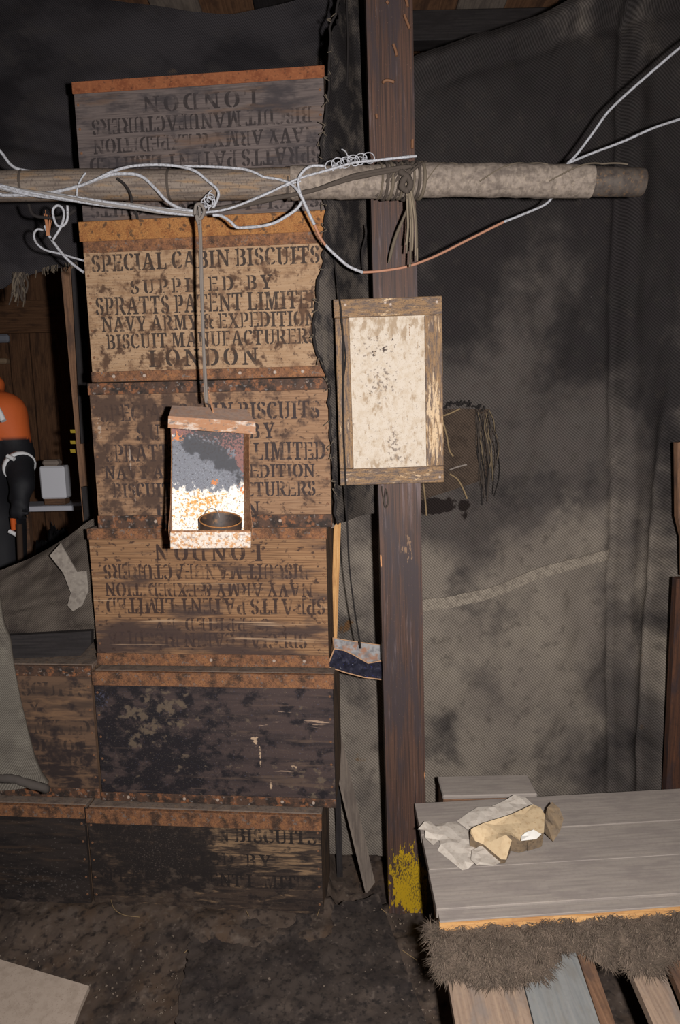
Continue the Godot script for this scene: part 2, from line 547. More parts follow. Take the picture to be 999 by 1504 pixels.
func build_crates() -> void:
	var w := 704
	var h := 480
	var hs := [.105, .086, .112, .094, .094, .108]
	var xs := [[.03, .985], [.19, .8], [.035, .985], [.055, .965], [.07, .965], [.25, .735]]
	# --- lowest crate, half buried in floor dirt
	var t6 := paint(w, h, [80, 66, 56], [
		{c = [50, 43, 40], n = [201, 8, 5, 1], lo = 120, hi = 190, a = .9},
		{c = [166, 134, 100], n = [202, 14, 4, 1], lo = 140, hi = 190, a = .9, b = [[.78, .3, .3, .34, 90], [.93, .3, .1, .3, 40], [.55, .2, .25, .2, 30]], off = -32},
		{c = [44, 37, 35], n = [204, 30, 16, 1], lo = 140, hi = 210, a = .7},
		{c = [42, 36, 34], n = [203, 3], lo = 40, hi = 150, a = .92, m = stencil(w, h, lines([.2, .44, .64, -1, -1, -1], [.13, .12, .13, 0, 0, 0], xs))},
		{c = [45, 39, 37], n = [205, 7], lo = 120, hi = 175, a = .9, b = [[.18, .35, .42, .6, 130], [.42, .5, .3, .4, 60], [.85, .75, .2, .25, 50]], off = -56},
		{c = [112, 100, 90], n = [206, 60], lo = 185, hi = 205, a = .9, b = [[.3, .4, .2, .35, 24]], off = -14},
		{c = [96, 82, 70], n = [207, 9], lo = 130, hi = 190, a = .9, b = [[.4, .85, .25, .35, 70], [.1, .95, .3, .2, 60]], off = -60}])
	var y6 := crate("lowest crate of the column, half buried in floor dirt, pale worn patch right", [127, 1187], 471, 1.735, 0.0, .19, t6, {strap = M.rust, top = .042, flange = 1, bottom = 0.0})
	# --- fifth: dark, no lettering left
	var t5 := paint(w, h, [84, 70, 66], [
		{c = [60, 52, 52], n = [211, 10, 8, 1], lo = 110, hi = 190, a = .9},
		{c = [40, 36, 39], n = [212, 6], lo = 118, hi = 160, a = .95, b = [[.2, .55, .42, .7, 80], [.35, .8, .3, .3, 40]], off = -40},
		{c = [118, 102, 84], n = [213, 9], lo = 150, hi = 178, a = .9, b = [[.3, .28, .2, .22, 80], [.2, .45, .1, .2, 60], [.1, .3, .06, .1, 50], [.36, .66, .05, .08, 60], [.14, .56, .03, .04, 80], [.34, .75, .03, .06, 90], [.31, .52, .03, .03, 90], [.9, .8, .2, .2, 50]], off = -52},
		{c = [138, 126, 108], n = [214, 70], lo = 192, hi = 208, a = .8, b = [[.3, .55, .5, .5, 12]], off = -10},
		{c = [196, 166, 138], n = [215, 40, 10, 1], lo = 180, hi = 205, a = .9, b = [[.72, .37, .1, .04, 110], [.93, .36, .1, .05, 120], [.8, .28, .06, .03, 100], [.85, .74, .2, .03, 90], [.85, .6, .2, .3, 24]], off = -78},
		{c = [214, 184, 150], n = [216, 20], lo = 120, hi = 140, a = .95, b = [[.67, .5, .022, .06, 160], [.69, .62, .006, .12, 150], [.73, .84, .008, .07, 150], [.83, .7, .03, .022, 110]], off = -120},
		{c = [112, 92, 78], n = [217, 12, 12, 1], lo = 150, hi = 190, a = .8, b = [[.85, .85, .25, .2, 60]], off = -40},
		{c = [96, 98, 118], n = [218, 40], lo = 140, hi = 170, a = .8, b = [[.03, .2, .04, .1, 70]], off = -60}])
	var y5 := crate("dark sooty crate with pale splashes and no lettering, second from the floor", [136, 986], 489, 1.77, y6, .19, t5, {strap = M.rust, top = .038, flange = 1, strap2 = M.rust_dark, bottom = .026})
	# --- fourth: upside down
	var t4 := paint(w, h, [166, 126, 90], [
		{c = [122, 90, 64], n = [221, 64, 30, 1, 3], lo = 100, hi = 190, a = .95}, {c = [184, 146, 106], n = [222, 80, 40, 1, 2], lo = 150, hi = 230, a = .7},
		{c = [62, 48, 44], n = [223, 5], lo = 30, hi = 130, a = .85, m = stencil(w, h, lines([.19, .305, .44, .56, .69, .83], [.11, .095, .115, .1, .11, .12], [[.09, .95], [.25, .75], [.01, .95], [.06, .95], [.075, .95], [.265, .74]]), true)},
		{c = [78, 63, 58], n = [224, 5, 4, 1], lo = 118, hi = 190, a = .9, b = [[.5, .88, .7, .35, 90], [.1, .75, .3, .4, 50], [.38, .6, .08, .12, 60], [.93, .6, .06, .12, 70]], off = -45},
		{c = [66, 50, 44], n = [225, 14], lo = 180, hi = 205, a = .8}, {c = [196, 164, 130], n = [226, 16, 30, 1], lo = 205, hi = 220, a = .9, b = [[.6, .75, .4, .25, 12]]}])
	var y4 := crate("crate with its stencilled lettering upside down just below the hanging candle holder", [129, 776], 479, 1.815, y5, .18, t4, {strap = M.rust, top = .03, strap2 = M.rust, bottom = .034})
	# --- third
	var t3 := paint(w, h, [168, 132, 100], [
		{c = [128, 96, 72], n = [231, 60, 14, 1, 4], lo = 110, hi = 210, a = .8}, {c = [178, 146, 116], n = [232, 80, 24, 1, 3], lo = 150, hi = 230, a = .6},
		{c = [60, 52, 52], n = [233, 5], lo = 30, hi = 120, a = .9, m = stencil(w, h, lines([.2, .335, .475, .61, .735, .875], [.115, .105, .12, .09, .1, .11], [[.04, .965], [.19, .79], [.05, .985], [.04, .94], [.07, .94], [.25, .72]]))},
		{c = [84, 66, 56], n = [234, 6], lo = 125, hi = 185, a = .88, b = [[.15, .5, .4, .7, 70], [.1, .15, .3, .2, 50], [.5, .1, .5, .12, 40]], off = -38},
		{c = [196, 176, 156], n = [235, 30], lo = 100, hi = 130, a = .8, b = [[.155, .5, .005, .16, 170], [.165, .8, .005, .14, 160], [.03, .3, .015, .1, 150]], off = -150},
		{c = [70, 54, 46], n = [236, 18], lo = 178, hi = 204, a = .8}])
	var y3 := crate("brown stencilled crate directly behind the hanging candle holder, sooty left half", [130, 563], 483, 1.80, y4, .18, t3, {strap = M.rust_dark, top = .03, strap2 = M.rust_dark, bottom = .034})
	# --- second from the top: clear lettering
	var t2 := paint(864, 576, [186, 154, 120], [
		{c = [160, 124, 90], n = [241, 70, 16, 1, 4], lo = 110, hi = 215, a = .75}, {c = [200, 168, 132], n = [242, 90, 24, 1, 3], lo = 150, hi = 230, a = .6},
		{c = [66, 56, 50], n = [243, 5], lo = 10, hi = 95, a = .94, m = stencil(864, 576, lines([.25, .405, .52, .635, .745, .86], hs, xs))},
		{c = [84, 62, 48], n = [244, 8], lo = 155, hi = 190, a = .85, b = [[.08, .39, .08, .05, 60], [.28, .9, .16, .08, 60], [.72, .75, .08, .05, 30], [.95, .6, .08, .4, 56], [.05, .85, .1, .12, 40], [.17, .36, .02, .08, 70], [.96, .25, .1, .06, 40]], off = -12},
		{c = [118, 88, 66], n = [245, 7], lo = 150, hi = 205, a = .6}, {c = [60, 46, 40], n = [246, 44], lo = 196, hi = 212, a = .8}])
	var y2 := crate("crate with the clearest upright stencil lettering under a doubled golden rust strap", [119, 326], 476, 1.80, y3, .18, t2, {strap = M.rust_gold, top = .048, second = .028, over = .006, flange = 1, strap2 = M.rust, bottom = .026})
	# --- top crate: grey, upside down
	var t1 := paint(w, h, [118, 106, 100], [
		{c = [88, 78, 75], n = [251, 66, 22, 1, 4], lo = 100, hi = 195, a = .9}, {c = [130, 118, 110], n = [252, 80, 30, 1, 3], lo = 150, hi = 230, a = .6},
		{c = [52, 46, 45], n = [253, 5], lo = 30, hi = 140, a = .85, m = stencil(w, h, lines([.075, .24, .4, .54, .68, .82], [.1, .09, .12, .105, .11, .115], [[.03, .97], [.2, .8], [.02, .96], [.03, .94], [.05, .94], [.26, .74]]), true)},
		{c = [66, 61, 62], n = [254, 5, 2, 1], lo = 130, hi = 195, a = .8, b = [[.85, .2, .2, .14, 60], [.15, .15, .25, .12, 40], [.1, .7, .2, .3, 30]], off = -20},
		{c = [128, 100, 80], n = [255, 8, 6, 1], lo = 150, hi = 205, a = .6, b = [[.4, .9, .6, .3, 30]], off = -16}])
	crate("grey weathered topmost crate with upside down lettering and bright orange top strap", [107, 121], 476, 1.81, y2, .18, t1, {strap = M.rust_red, top = .027, flange = 1, bottom = 0.0})
	# --- left column
	var tl := paint(w, h, [58, 50, 46], [{c = [40, 35, 34], n = [261, 6, 3, 1], lo = 110, hi = 180, a = .9}, {c = [86, 68, 54], n = [262, 7, 5, 1], lo = 150, hi = 200, a = .7}, {c = [112, 104, 98], n = [263, 30], lo = 185, hi = 205, a = .8, b = [[.8, .75, .3, .2, 26]], off = -10},
		{c = [84, 72, 64], n = [264, 8], lo = 130, hi = 185, a = .9, b = [[.7, .95, .5, .25, 80]], off = -70}])
	var b0 := crate("dark grimy crate on the floor at the left edge, under the cloth roll", [-234, 1173], 122, 1.80, 0.0, .19, tl, {strap = M.rust, top = .034, flange = 1, bottom = 0.0, group = "crates of the left column"})
	var tu := paint(w, h, [120, 94, 74], [{c = [84, 68, 58], n = [271, 12, 8, 1], lo = 105, hi = 190, a = .9},
		{c = [62, 52, 48], n = [272, 5], lo = 60, hi = 160, a = .8, m = stencil(w, h, lines([.17, .31, .46, .6, .73, .86], hs, xs))},
		{c = [56, 47, 46], n = [273, 6], lo = 120, hi = 175, a = .9, b = [[.75, .72, .3, .3, 70], [.9, .85, .2, .2, 60]], off = -36}, {c = [150, 116, 86], n = [274, 10, 4, 1], lo = 160, hi = 200, a = .7, b = [[.8, .35, .2, .15, 40]], off = -20}])
	crate("brown crate with faded lettering at the left edge, on top of the grimy one", [-226, 973], 132, 1.838, b0, .19, tu, {strap = M.rust_dark, top = .03, strap2 = M.rust_dark, bottom = .028, group = "crates of the left column"})
# ------------------------------------------------------------------ the hut
func lin(list: Array, x: float) -> float:               # piecewise line through [x, y] pairs
	if x <= list[0][0]: return list[0][1]
	for i in list.size() - 1:
		if x <= list[i + 1][0]: return lerpf(list[i][1], list[i + 1][1], (x - list[i][0]) / (list[i + 1][0] - list[i][0]))
	return list[-1][1]

func px_line(list: Array, d: float, key := 0) -> Array:   # outline points as [x, y] (or [y, x]) in the room at depth d
	var o := []
	for p in list:
		var q := at(p[0], p[1], d)
		o.append([q.x, q.y] if key == 0 else [q.y, q.x])
	o.sort_custom(func(a, b): return a[0] < b[0])
	return o

func soft_noise(sd: int, f: float) -> FastNoiseLite:
	var n := FastNoiseLite.new()
	n.seed = sd; n.frequency = f; n.fractal_octaves = 3
	return n

func build_shell() -> void:
	# floor: trodden dirt over boards, with a raised mat on the right and a heap against the crates
	var tex := paint(576, 576, [86, 73, 64], [
		{c = [56, 48, 44], n = [301, 5], lo = 110, hi = 180, a = .9}, {c = [84, 66, 52], n = [302, 6], lo = 140, hi = 200, a = .7}, {c = [98, 86, 78], n = [303, 16], lo = 165, hi = 200, a = .75},
		{c = [128, 116, 106], n = [304, 60], lo = 205, hi = 222, a = .6}, {c = [34, 29, 28], n = [305, 40], lo = 150, hi = 200, a = .75}, {c = [120, 106, 94], n = [306, 30], lo = 172, hi = 215, a = .55}], true)
	var fm := mat(tex, .9, Vector3(.75, .75, 1))
	var n1 := soft_noise(5, 9.0)
	var n2 := soft_noise(6, 40.0)
	var crack := px_line([[262, 1504], [268, 1430], [280, 1368]], 1.5)
	var xs := [-2.9]
	var zs := [-5.1]
	for i in 92: xs.append(-1.15 + i * .0175)
	for i in 66: zs.append(-2.05 + i * .0175)
	xs.append_array([.8, 1.2, 2.3]); zs.append_array([-.8, -.5, 2.2])
	var P := []
	var c0 := lvl(282, 1366, 0.0)
	var c1 := lvl(262, 1450, 0.0)
	for z in zs:
		var row := []
		for x in xs:
			var y := n1.get_noise_2d(x, z) * .010 + n2.get_noise_2d(x, z) * .004 - .004
			if z < -1.3 and x < -.03: y += .036 * smoothstep(-1.52, -1.70, z) * (0.75 + .5 * n1.get_noise_2d(x * .7 + 3, z))
			var edge: float = c0.x + (c1.x - c0.x) * (z - c0.z) / (c1.z - c0.z) + n2.get_noise_2d(x * .3, z) * .01
			if x > edge and z > c0.z + .1 * (x - c0.x): y += .009
			if z < -1.735 and x > -.06: y -= .05 + .02 * n2.get_noise_2d(x, z)
			row.append(Vector3(x, y, z))
		P.append(row)
	var st := S()
	for j in zs.size() - 1:
		for i in xs.size() - 1:
			for c in [[j, i], [j, i + 1], [j + 1, i], [j, i + 1], [j + 1, i + 1], [j + 1, i]]:
				var p: Vector3 = P[c[0]][c[1]]
				st.set_uv(Vector2(p.x, p.z)); st.add_vertex(p)
	box(st, Vector3(5.4, .1, 7.5), Vector3(-.3, -.15, -1.45), .01)
	struct("floor", st, fm, "dark dirt-caked floor with scattered grit", "floor")
	st = S()
	var ma := [lvl(281, 1366, .016), lvl(556, 1315, .016), lvl(655, 1580, .016), lvl(246, 1580, .016)]
	var nm := soft_noise(8, 12.0)
	grid(st, 60, 50, func(u: float, v: float):
		var p: Vector3 = ma[0].lerp(ma[1], u).lerp(ma[3].lerp(ma[2], u), v)
		p += Vector3(.012 * nm.get_noise_2d(p.z * 3.0, 1.0) * (1.0 - u), .007 * nm.get_noise_2d(p.x, p.z), .016 * nm.get_noise_2d(p.x * 2.0, 5.0) * (1.0 - v))
		return [p, Vector2(p.x, p.z)], Vector3(0, -.018, 0))
	single("floor_mat", st, mat(paint(576, 576, [70, 61, 56], [
		{c = [50, 44, 42], n = [311, 6], lo = 115, hi = 175, a = .9}, {c = [92, 80, 72], n = [312, 7], lo = 165, hi = 205, a = .75}, {c = [108, 96, 88], n = [313, 22], lo = 185, hi = 215, a = .7}, {c = [32, 29, 29], n = [314, 40], lo = 150, hi = 200, a = .7}, {c = [118, 108, 98], n = [315, 70], lo = 195, hi = 225, a = .6}], true), .85, Vector3(1.1, 1.1, 1)), "dark cracked floor mat with a broken left edge, before the crates", "mat")
	for a in [["wall_left", Vector3(.1, 3.0, 7.4), Vector3(-2.85, 1.4, -1.45), 1], ["wall_right", Vector3(.1, 3.0, 7.4), Vector3(2.25, 1.4, -1.45), 1], ["wall_front", Vector3(5.2, 3.0, .1), Vector3(-.3, 1.4, 2.15), 1]]:
		st = S()
		box(st, a[1], a[2], .004, a[3])
		struct(a[0], st, M.hut_board, "dark timber wall of the hut", "wall")
	# far wall of the next room: upright boards with a rail across
	var wall := Node3D.new()
	wall.name = "wall_back"
	wall.set_meta("kind", "structure"); wall.set_meta("label", "far timber wall of upright boards seen past the crates"); wall.set_meta("category", "wall")
	add_child(wall)
	st = S()
	box(st, Vector3(5.2, 3.0, .06), Vector3(-.3, 1.4, -4.78), .004, 1)
	obj(wall, "backing", st, M.dark_board)
	for i in 17:
		st = S()
		box(st, Vector3(.138, 2.9, .02), Vector3(-2.72 + i * .143, 1.42, -4.735 - .004 * (i % 3)), .004, 1, Vector2(i * .37, i * .11))
		obj(wall, "board", st, M.hut_board)
	st = S()
	var q := at(30, 465, 4.69)
	box(st, Vector3(2.4, .21, .03), Vector3(-1.52, q.y, -4.705), .004)
	obj(wall, "rail", st, M.hut_board)
	# roof boards
	var roof := Node3D.new()
	roof.name = "ceiling"
	roof.set_meta("kind", "structure"); roof.set_meta("label", "dark roof boards and rafters above the canvas"); roof.set_meta("category", "ceiling")
	add_child(roof)
	st = S()
	box(st, Vector3(5.4, .1, 7.6), Vector3(-.3, 2.86, -1.45), .004, 2)
	obj(roof, "roof_deck", st, M.hut_board)
	for i in 14:
		st = S()
		box(st, Vector3(.17, .02, 7.2), Vector3(-2.7 + i * .36, 2.797, -1.45), .004, 2, Vector2(i * .31, i * .17))
		obj(roof, "roof_board", st, M.grey_plank if i % 3 == 0 else M.dark_board)
	for i in 4:
		st = S()
		box(st, Vector3(5.0, .1, .08), Vector3(-.3, 2.735, -4.2 + i * 1.5), .004, 0)
		obj(roof, "rafter", st, M.dark_board)

func build_cloths() -> void:
	var back := Vector3(0, 0, -.004)
	# --- big canvas behind the post and the bunk
	var X0 := -.2
	var W := 1.75
	var H := 2.75
	var top := px_line([[470, 60], [560, 86], [605, 84], [660, 62], [730, 40], [800, 16], [860, -6], [960, -30], [1150, -60]], 2.05)
	var n1 := soft_noise(21, 2.2)
	var n2 := soft_noise(22, 7.0)
	var creaseA := at(907, 800, 2.0).x
	var creaseB := at(972, 980, 2.0).x
	var D := func(x: float, y: float) -> float:
		var d := lerpf(1.95, 2.06, smoothstep(.05, .9, y)) + n1.get_noise_2d(x, y * .6) * .035 + n2.get_noise_2d(x * 1.6, y) * .009
		var ty: float = lin(top, x)
		d -= .03 * exp(-pow((y - ty + .03) / .03, 2.0)) - .012 * exp(-pow((y - ty + .085) / .02, 2.0))
		var ca: float = creaseA + .012 * sin(y * 2.3)
		d += .028 * exp(-pow((x - ca) / .014, 2.0)) - .02 * exp(-pow((x - ca - .045) / .03, 2.0))
		var cb2: float = creaseB - .06 * smoothstep(.9, .3, y) + .01 * sin(y * 5.0)
		d += .04 * exp(-pow((x - cb2) / .018, 2.0)) * smoothstep(1.5, 1.0, y) - .03 * exp(-pow((x - cb2 - .05) / .03, 2.0)) * smoothstep(1.5, 1.0, y)
		if x > 1.0: d -= .02 * sin((x - 1.0) * 30.0)
		return maxf(d, 1.86)
	var U := func(x: float, y: float) -> Array:           # photo spot -> place on the cloth
		var p := at(x, y, 2.02)
		return [(p.x - X0) / W, (H - p.y) / H]
	var bl := func(list: Array) -> Array:
		var o := []
		for b in list:
			var c: Array = U.call(b[0], b[1])
			o.append([c[0], c[1], b[2] * .00205 / W, b[3] * .00215 / H, b[4]])
		return o
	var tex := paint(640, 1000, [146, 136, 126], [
		{c = [158, 148, 136], n = [401, 7], lo = 130, hi = 200, a = .6},
		{c = [126, 117, 110], n = [402, 4], lo = 120, hi = 200, a = .7},
		{c = [88, 82, 80], n = [403, 4, 1, 1, 6], lo = 105, hi = 195, a = .85, b = bl.call([[800, 470, 430, 380, 175], [720, 620, 200, 200, 60], [640, 560, 160, 300, 70], [860, 1060, 130, 150, 66], [930, 760, 90, 330, 60], [700, 700, 130, 120, 60], [900, 950, 60, 120, 70], [520, 760, 90, 70, 90], [960, 1090, 80, 200, 90], [800, 1130, 150, 60, 50]]), off = -62},
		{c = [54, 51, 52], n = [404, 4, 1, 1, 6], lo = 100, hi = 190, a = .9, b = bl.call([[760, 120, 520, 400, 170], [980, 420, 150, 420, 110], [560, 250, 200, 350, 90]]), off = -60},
		{c = [78, 72, 68], n = [405, 24], lo = 165, hi = 215, a = .4}, {c = [118, 80, 46], n = [406, 20], lo = 130, hi = 165, a = .7, b = bl.call([[945, 980, 16, 40, 90], [938, 1080, 12, 60, 70], [512, 922, 26, 14, 130], [520, 1106, 34, 12, 130]]), off = -110},
		{c = [40, 34, 33], n = [407, 30], lo = 120, hi = 150, a = .85, b = bl.call([[650, 744, 56, 15, 190], [632, 748, 36, 16, 170], [686, 752, 12, 18, 170]]), off = -130},
		{c = [190, 186, 180], n = [408, 90], lo = 232, hi = 240, a = .8}])
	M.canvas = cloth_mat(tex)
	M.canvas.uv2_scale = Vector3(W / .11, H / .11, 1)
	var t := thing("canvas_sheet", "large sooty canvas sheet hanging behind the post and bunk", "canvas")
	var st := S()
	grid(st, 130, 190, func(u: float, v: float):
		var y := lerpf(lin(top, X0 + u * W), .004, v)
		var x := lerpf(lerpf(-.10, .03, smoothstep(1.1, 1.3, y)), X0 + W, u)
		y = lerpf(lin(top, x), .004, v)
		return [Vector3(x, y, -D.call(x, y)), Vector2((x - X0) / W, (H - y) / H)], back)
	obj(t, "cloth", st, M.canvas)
	# seam strip
	var band := func(list: Array, wd: float, lift: float) -> SurfaceTool:
		var s2 := S()
		var pts := []
		for p in list:
			var q := at(p[0], p[1], 2.02)
			pts.append(q)
		pts = curve(pts, 6)
		grid(s2, pts.size() - 1, 2, func(u: float, v: float):
			var q: Vector3 = pts[int(roundf(u * (pts.size() - 1)))]
			var y := q.y - (v - .5) * wd
			return [Vector3(q.x, y, -D.call(q.x, y) + lift), Vector2((q.x - X0) / W, (H - y) / H)], back)
		return s2
	M.canvas_seam = cloth_mat(paint(256, 256, [166, 155, 142], [{c = [136, 126, 116], n = [411, 12], lo = 120, hi = 190, a = .8}], true))
	M.canvas_seam.uv1_scale = Vector3(6, 9, 1)
	M.canvas_seam.uv2_scale = M.canvas.uv2_scale
	obj(t, "seam", band.call([[598, 894], [625, 893], [680, 884], [740, 868], [800, 846], [860, 830], [905, 818]], .034, .005), M.canvas_seam)
	# sewn patch with stitches and a ravelled edge
	M.patch = cloth_mat(paint(256, 256, [92, 79, 70], [{c = [72, 62, 56], n = [421, 6], lo = 120, hi = 190, a = .8}, {c = [88, 76, 66], n = [422, 20], lo = 160, hi = 210, a = .6}], true))
	M.patch.uv1_scale = Vector3(5, 8, 1); M.patch.uv2_scale = M.canvas.uv2_scale
	st = S()
	var pt := at(650, 600, 2.02)
	var pb := at(722, 735, 2.02)
	grid(st, 12, 18, func(u: float, v: float):
		var x := lerpf(pt.x - .06, pb.x, u)
		var y := lerpf(pt.y - .012 * absf(u - .6), pb.y + .06 * u, v)
		return [Vector3(x, y, -D.call(x, y) + .006), Vector2((x - X0) / W, (H - y) / H)], back)
	obj(t, "patch", st, M.patch, "darker brown patch")
	var on := func(x: float, y: float, lift: float) -> Vector3:
		var q := at(x, y, 2.02)
		return Vector3(q.x, q.y, -D.call(q.x, q.y) + lift)
	for l in [[[652, 612], [660, 640], [664, 662], [670, 672]], [[655, 611], [668, 606], [680, 600]], [[664, 692], [676, 688], [690, 684]], [[664, 698], [676, 706], [684, 720], [690, 735]], [[624, 712], [626, 728], [629, 760]]]:
		st = S()
		var ps := []
		for p in l: ps.append(on.call(p[0], p[1], .012))
		tube(st, curve(ps, 5), .0028, 6)
		obj(t, "stitch", st, mat([134, 114, 86], .9) if l[0][0] != 664 or l.size() > 3 else mat([134, 124, 116], .9))
	for k in 26:
		st = S()
		var x := 706.0 + rng.randf_range(-4, 18)
		var y := 600.0 + rng.randf_range(0, 16)
		var ln := rng.randf_range(70, 135)
		var ps := []
		for i in 6: ps.append(on.call(x + i * 1.6 + rng.randf_range(-3, 3) + (8 * sin(i * .6) if k % 5 == 0 else 0.0), y + ln * i / 5.0, .012 + rng.randf_range(0, .01)))
		tube(st, curve(ps, 3), rng.randf_range(.0012, .0026), 5)
		obj(t, "ravelled_thread", st, [M.twine_dark, M.black_cord, M.twine_dark, mat([112, 98, 78], .95)][k % 4])
	for k in 22:
		st = S()
		var x := 646.0 + k * 3.2
		tube(st, [on.call(x, 604 - 10 * sin((x - 640) / 75.0 * PI) + rng.randf_range(-3, 3), .008), on.call(x + rng.randf_range(1, 5), 600 - 10 * sin((x - 640) / 75.0 * PI) + rng.randf_range(-4, 4), .012)], .003, 5)
		obj(t, "ravelled_thread", st, M.black_cord)

	# --- dark cloth across the upper left
	var n3 := soft_noise(31, 1.7)
	var topB := px_line([[-520, -70], [-140, -50], [60, -30], [150, 4], [200, 14], [280, 22], [340, 19], [420, 8], [500, -6], [538, -14]], 2.1)
	var botB := px_line([[-520, 470], [-140, 450], [-30, 434], [8, 424], [24, 412], [44, 404], [70, 395], [100, 389], [140, 386], [300, 386], [600, 386]], 2.1)
	var texB := paint(512, 512, [64, 61, 64], [{c = [46, 44, 47], n = [431, 5], lo = 110, hi = 190, a = .85}, {c = [70, 66, 66], n = [432, 9], lo = 150, hi = 205, a = .6}, {c = [112, 96, 80], n = [433, 6], lo = 140, hi = 190, a = .75, b = [[.93, .27, .06, .16, 90], [.89, .3, .04, .1, 60]], off = -75}, {c = [128, 128, 130], n = [434, 60], lo = 140, hi = 160, a = .6, b = [[.58, .33, .01, .04, 100], [.6, .4, .008, .03, 90]], off = -110}])
	M.dark_cloth = cloth_mat(texB)
	var xb0: float = topB[0][0]
	var wb: float = topB[-1][0] - xb0
	M.dark_cloth.uv2_scale = Vector3(wb / .085, 1.15 / .085, 1)
	t = thing("dark_curtain", "near-black sagging cloth with frayed hem above the doorway, behind the top crate", "curtain")
	st = S()
	grid(st, 90, 70, func(u: float, v: float):
		var x := xb0 + u * wb
		var y := lerpf(lin(topB, x), lin(botB, x), v)
		var s := (y - 2.1) + .22 * (x + .6)
		var d := 2.1 + n3.get_noise_2d(x * .7, y * 1.8) * .05 + .02 * sin(v * 9.0 + x * 2.0) + .018 * exp(-pow(s / .018, 2.0)) - .02 * exp(-pow((s - .05) / .03, 2.0))
		return [Vector3(x, y, -d), Vector2(u, (2.6 - y) / 1.15)], back)
	obj(t, "cloth", st, M.dark_cloth)
	for k in 60:
		st = S()
		var u := rng.randf_range(-8, 126)
		var q := at(u, 0, 2.1)
		var y := lin(botB, q.x)
		var ln := rng.randf_range(.006, .022)
		tube(st, [Vector3(q.x, y + .004, -2.09), Vector3(q.x + rng.randf_range(-.008, .008), y - ln, -2.085)], .0012, 4)
		obj(t, "fringe_thread", st, M.twine)
	for k in 22:      # ravelled tail
		st = S()
		var q := at(28 + rng.randf_range(-10, 10), 400, 2.08)
		var e := at(26 + rng.randf_range(-13, 13), rng.randf_range(420, 452), 2.07)
		tube(st, curve([q, q.lerp(e, .5) + Vector3(rng.randf_range(-.01, .01), 0, 0), e], 4), rng.randf_range(.001, .0035), 5)
		obj(t, "fringe_thread", st, M.twine_dark if k % 3 else M.twine)

	# --- torn strip between crates and post
	var le := px_line([[500, -60], [497, 10], [486, 42], [485, 80], [482, 140], [476, 190], [470, 245], [478, 300], [478, 340], [475, 385], [466, 425], [462, 470], [462, 505], [470, 530], [482, 556], [486, 620], [490, 700], [494, 770]], 1.722, 1)
	var ribbon := paint(256, 768, [96, 89, 84], [{c = [48, 46, 48], n = [441, 5], lo = 110, hi = 180, a = .85, b = [[.5, .2, 1.0, .4, 60]], off = -10}, {c = [106, 98, 90], n = [442, 6], lo = 130, hi = 190, a = .8, b = [[.15, .68, .4, .2, 100], [.2, .5, .3, .1, 30]], off = -60}, {c = [120, 86, 54], n = [443, 20], lo = 140, hi = 165, a = .7, b = [[.3, .38, .12, .02, 90], [.25, .48, .1, .02, 80]], off = -110}])
	M.ribbon = cloth_mat(ribbon)
	var yt: float = le[-1][0]
	var yl: float = le[0][0]
	M.ribbon.uv2_scale = Vector3(.2 / .085, (yt - yl) / .085, 1)
	t = thing("torn_canvas_strip", "grey canvas strip with a torn ragged edge between crates and post", "canvas")
	st = S()
	var n4 := soft_noise(41, 30.0)
	grid(st, 12, 150, func(u: float, v: float):
		var y := lerpf(yt, yl, v)
		var xl: float = lin(le, y) + n4.get_noise_2d(y * 1.2, 0) * .006
		var xr := .105 - .03 * (y - 1.3)
		var x := lerpf(xl, xr, u)
		return [Vector3(x, y, -(1.722 + .17 * smoothstep(-.03, .10, x) + .006 * sin(y * 21.0 + u * 6.0))), Vector2((x + .1) / .2, v)], Vector3(0, 0, -.003))
	obj(t, "cloth", st, M.ribbon)
	var edge := []
	for i in 90:
		var y := lerpf(yt, yl, i / 89.0)
		edge.append(Vector3(lin(le, y) + n4.get_noise_2d(y * 1.2, 0) * .006 + rng.randf_range(-.002, .002), y, -1.718))
	st = S()
	tube(st, edge, .0034, 6, true, .4)
	obj(t, "frayed_edge", st, M.black_cord, "dark ravelled edge cord")
	for k in 46:
		st = S()
		var p: Vector3 = edge[rng.randi_range(6, 84)]
		tube(st, curve([p, p + Vector3(rng.randf_range(-.012, .004), rng.randf_range(-.008, .008), .004), p + Vector3(rng.randf_range(-.016, .006), rng.randf_range(-.018, .006), .004)], 3), .0011, 4)
		obj(t, "fringe_thread", st, M.twine)
	for l in [[[509, -10], [511, 60], [510, 128]], [[497, 40], [500, 80], [495, 112]], [[488, 288], [487, 360], [490, 430]], [[496, 292], [495, 350], [496, 410]], [[537, 330], [538, 345], [532, 370], [534, 398]]]:
		st = S()
		tube(st, curve(ats(l, 1.80), 8), .0022, 6)
		obj(t, "loose_cord", st, M.black_cord)

	# --- canvas thrown over the lower left
	var topD := px_line([[-120, 880], [-30, 846], [0, 838], [40, 822], [70, 806], [100, 788], [128, 766], [160, 752]], 1.98)
	M.low_canvas = cloth_mat(paint(384, 256, [104, 95, 88], [{c = [80, 72, 68], n = [451, 6], lo = 110, hi = 190, a = .8}, {c = [124, 114, 104], n = [452, 12], lo = 150, hi = 205, a = .6}, {c = [62, 56, 54], n = [453, 4, 3, 1], lo = 150, hi = 190, a = .7}], true))
	M.low_canvas.uv2_scale = Vector3(1.0 / .085, 1.0 / .085, 1)
	t = thing("canvas_cover", "grey-brown canvas thrown over the left column, with a pale patch", "canvas")
	var yb2 := at(60, 936, 1.9).y
	var n5 := soft_noise(51, 4.0)
	var DD := func(x: float, v: float) -> float: return 1.985 - .105 * sin(v * 1.7) + .03 * n5.get_noise_2d(x, v)
	st = S()
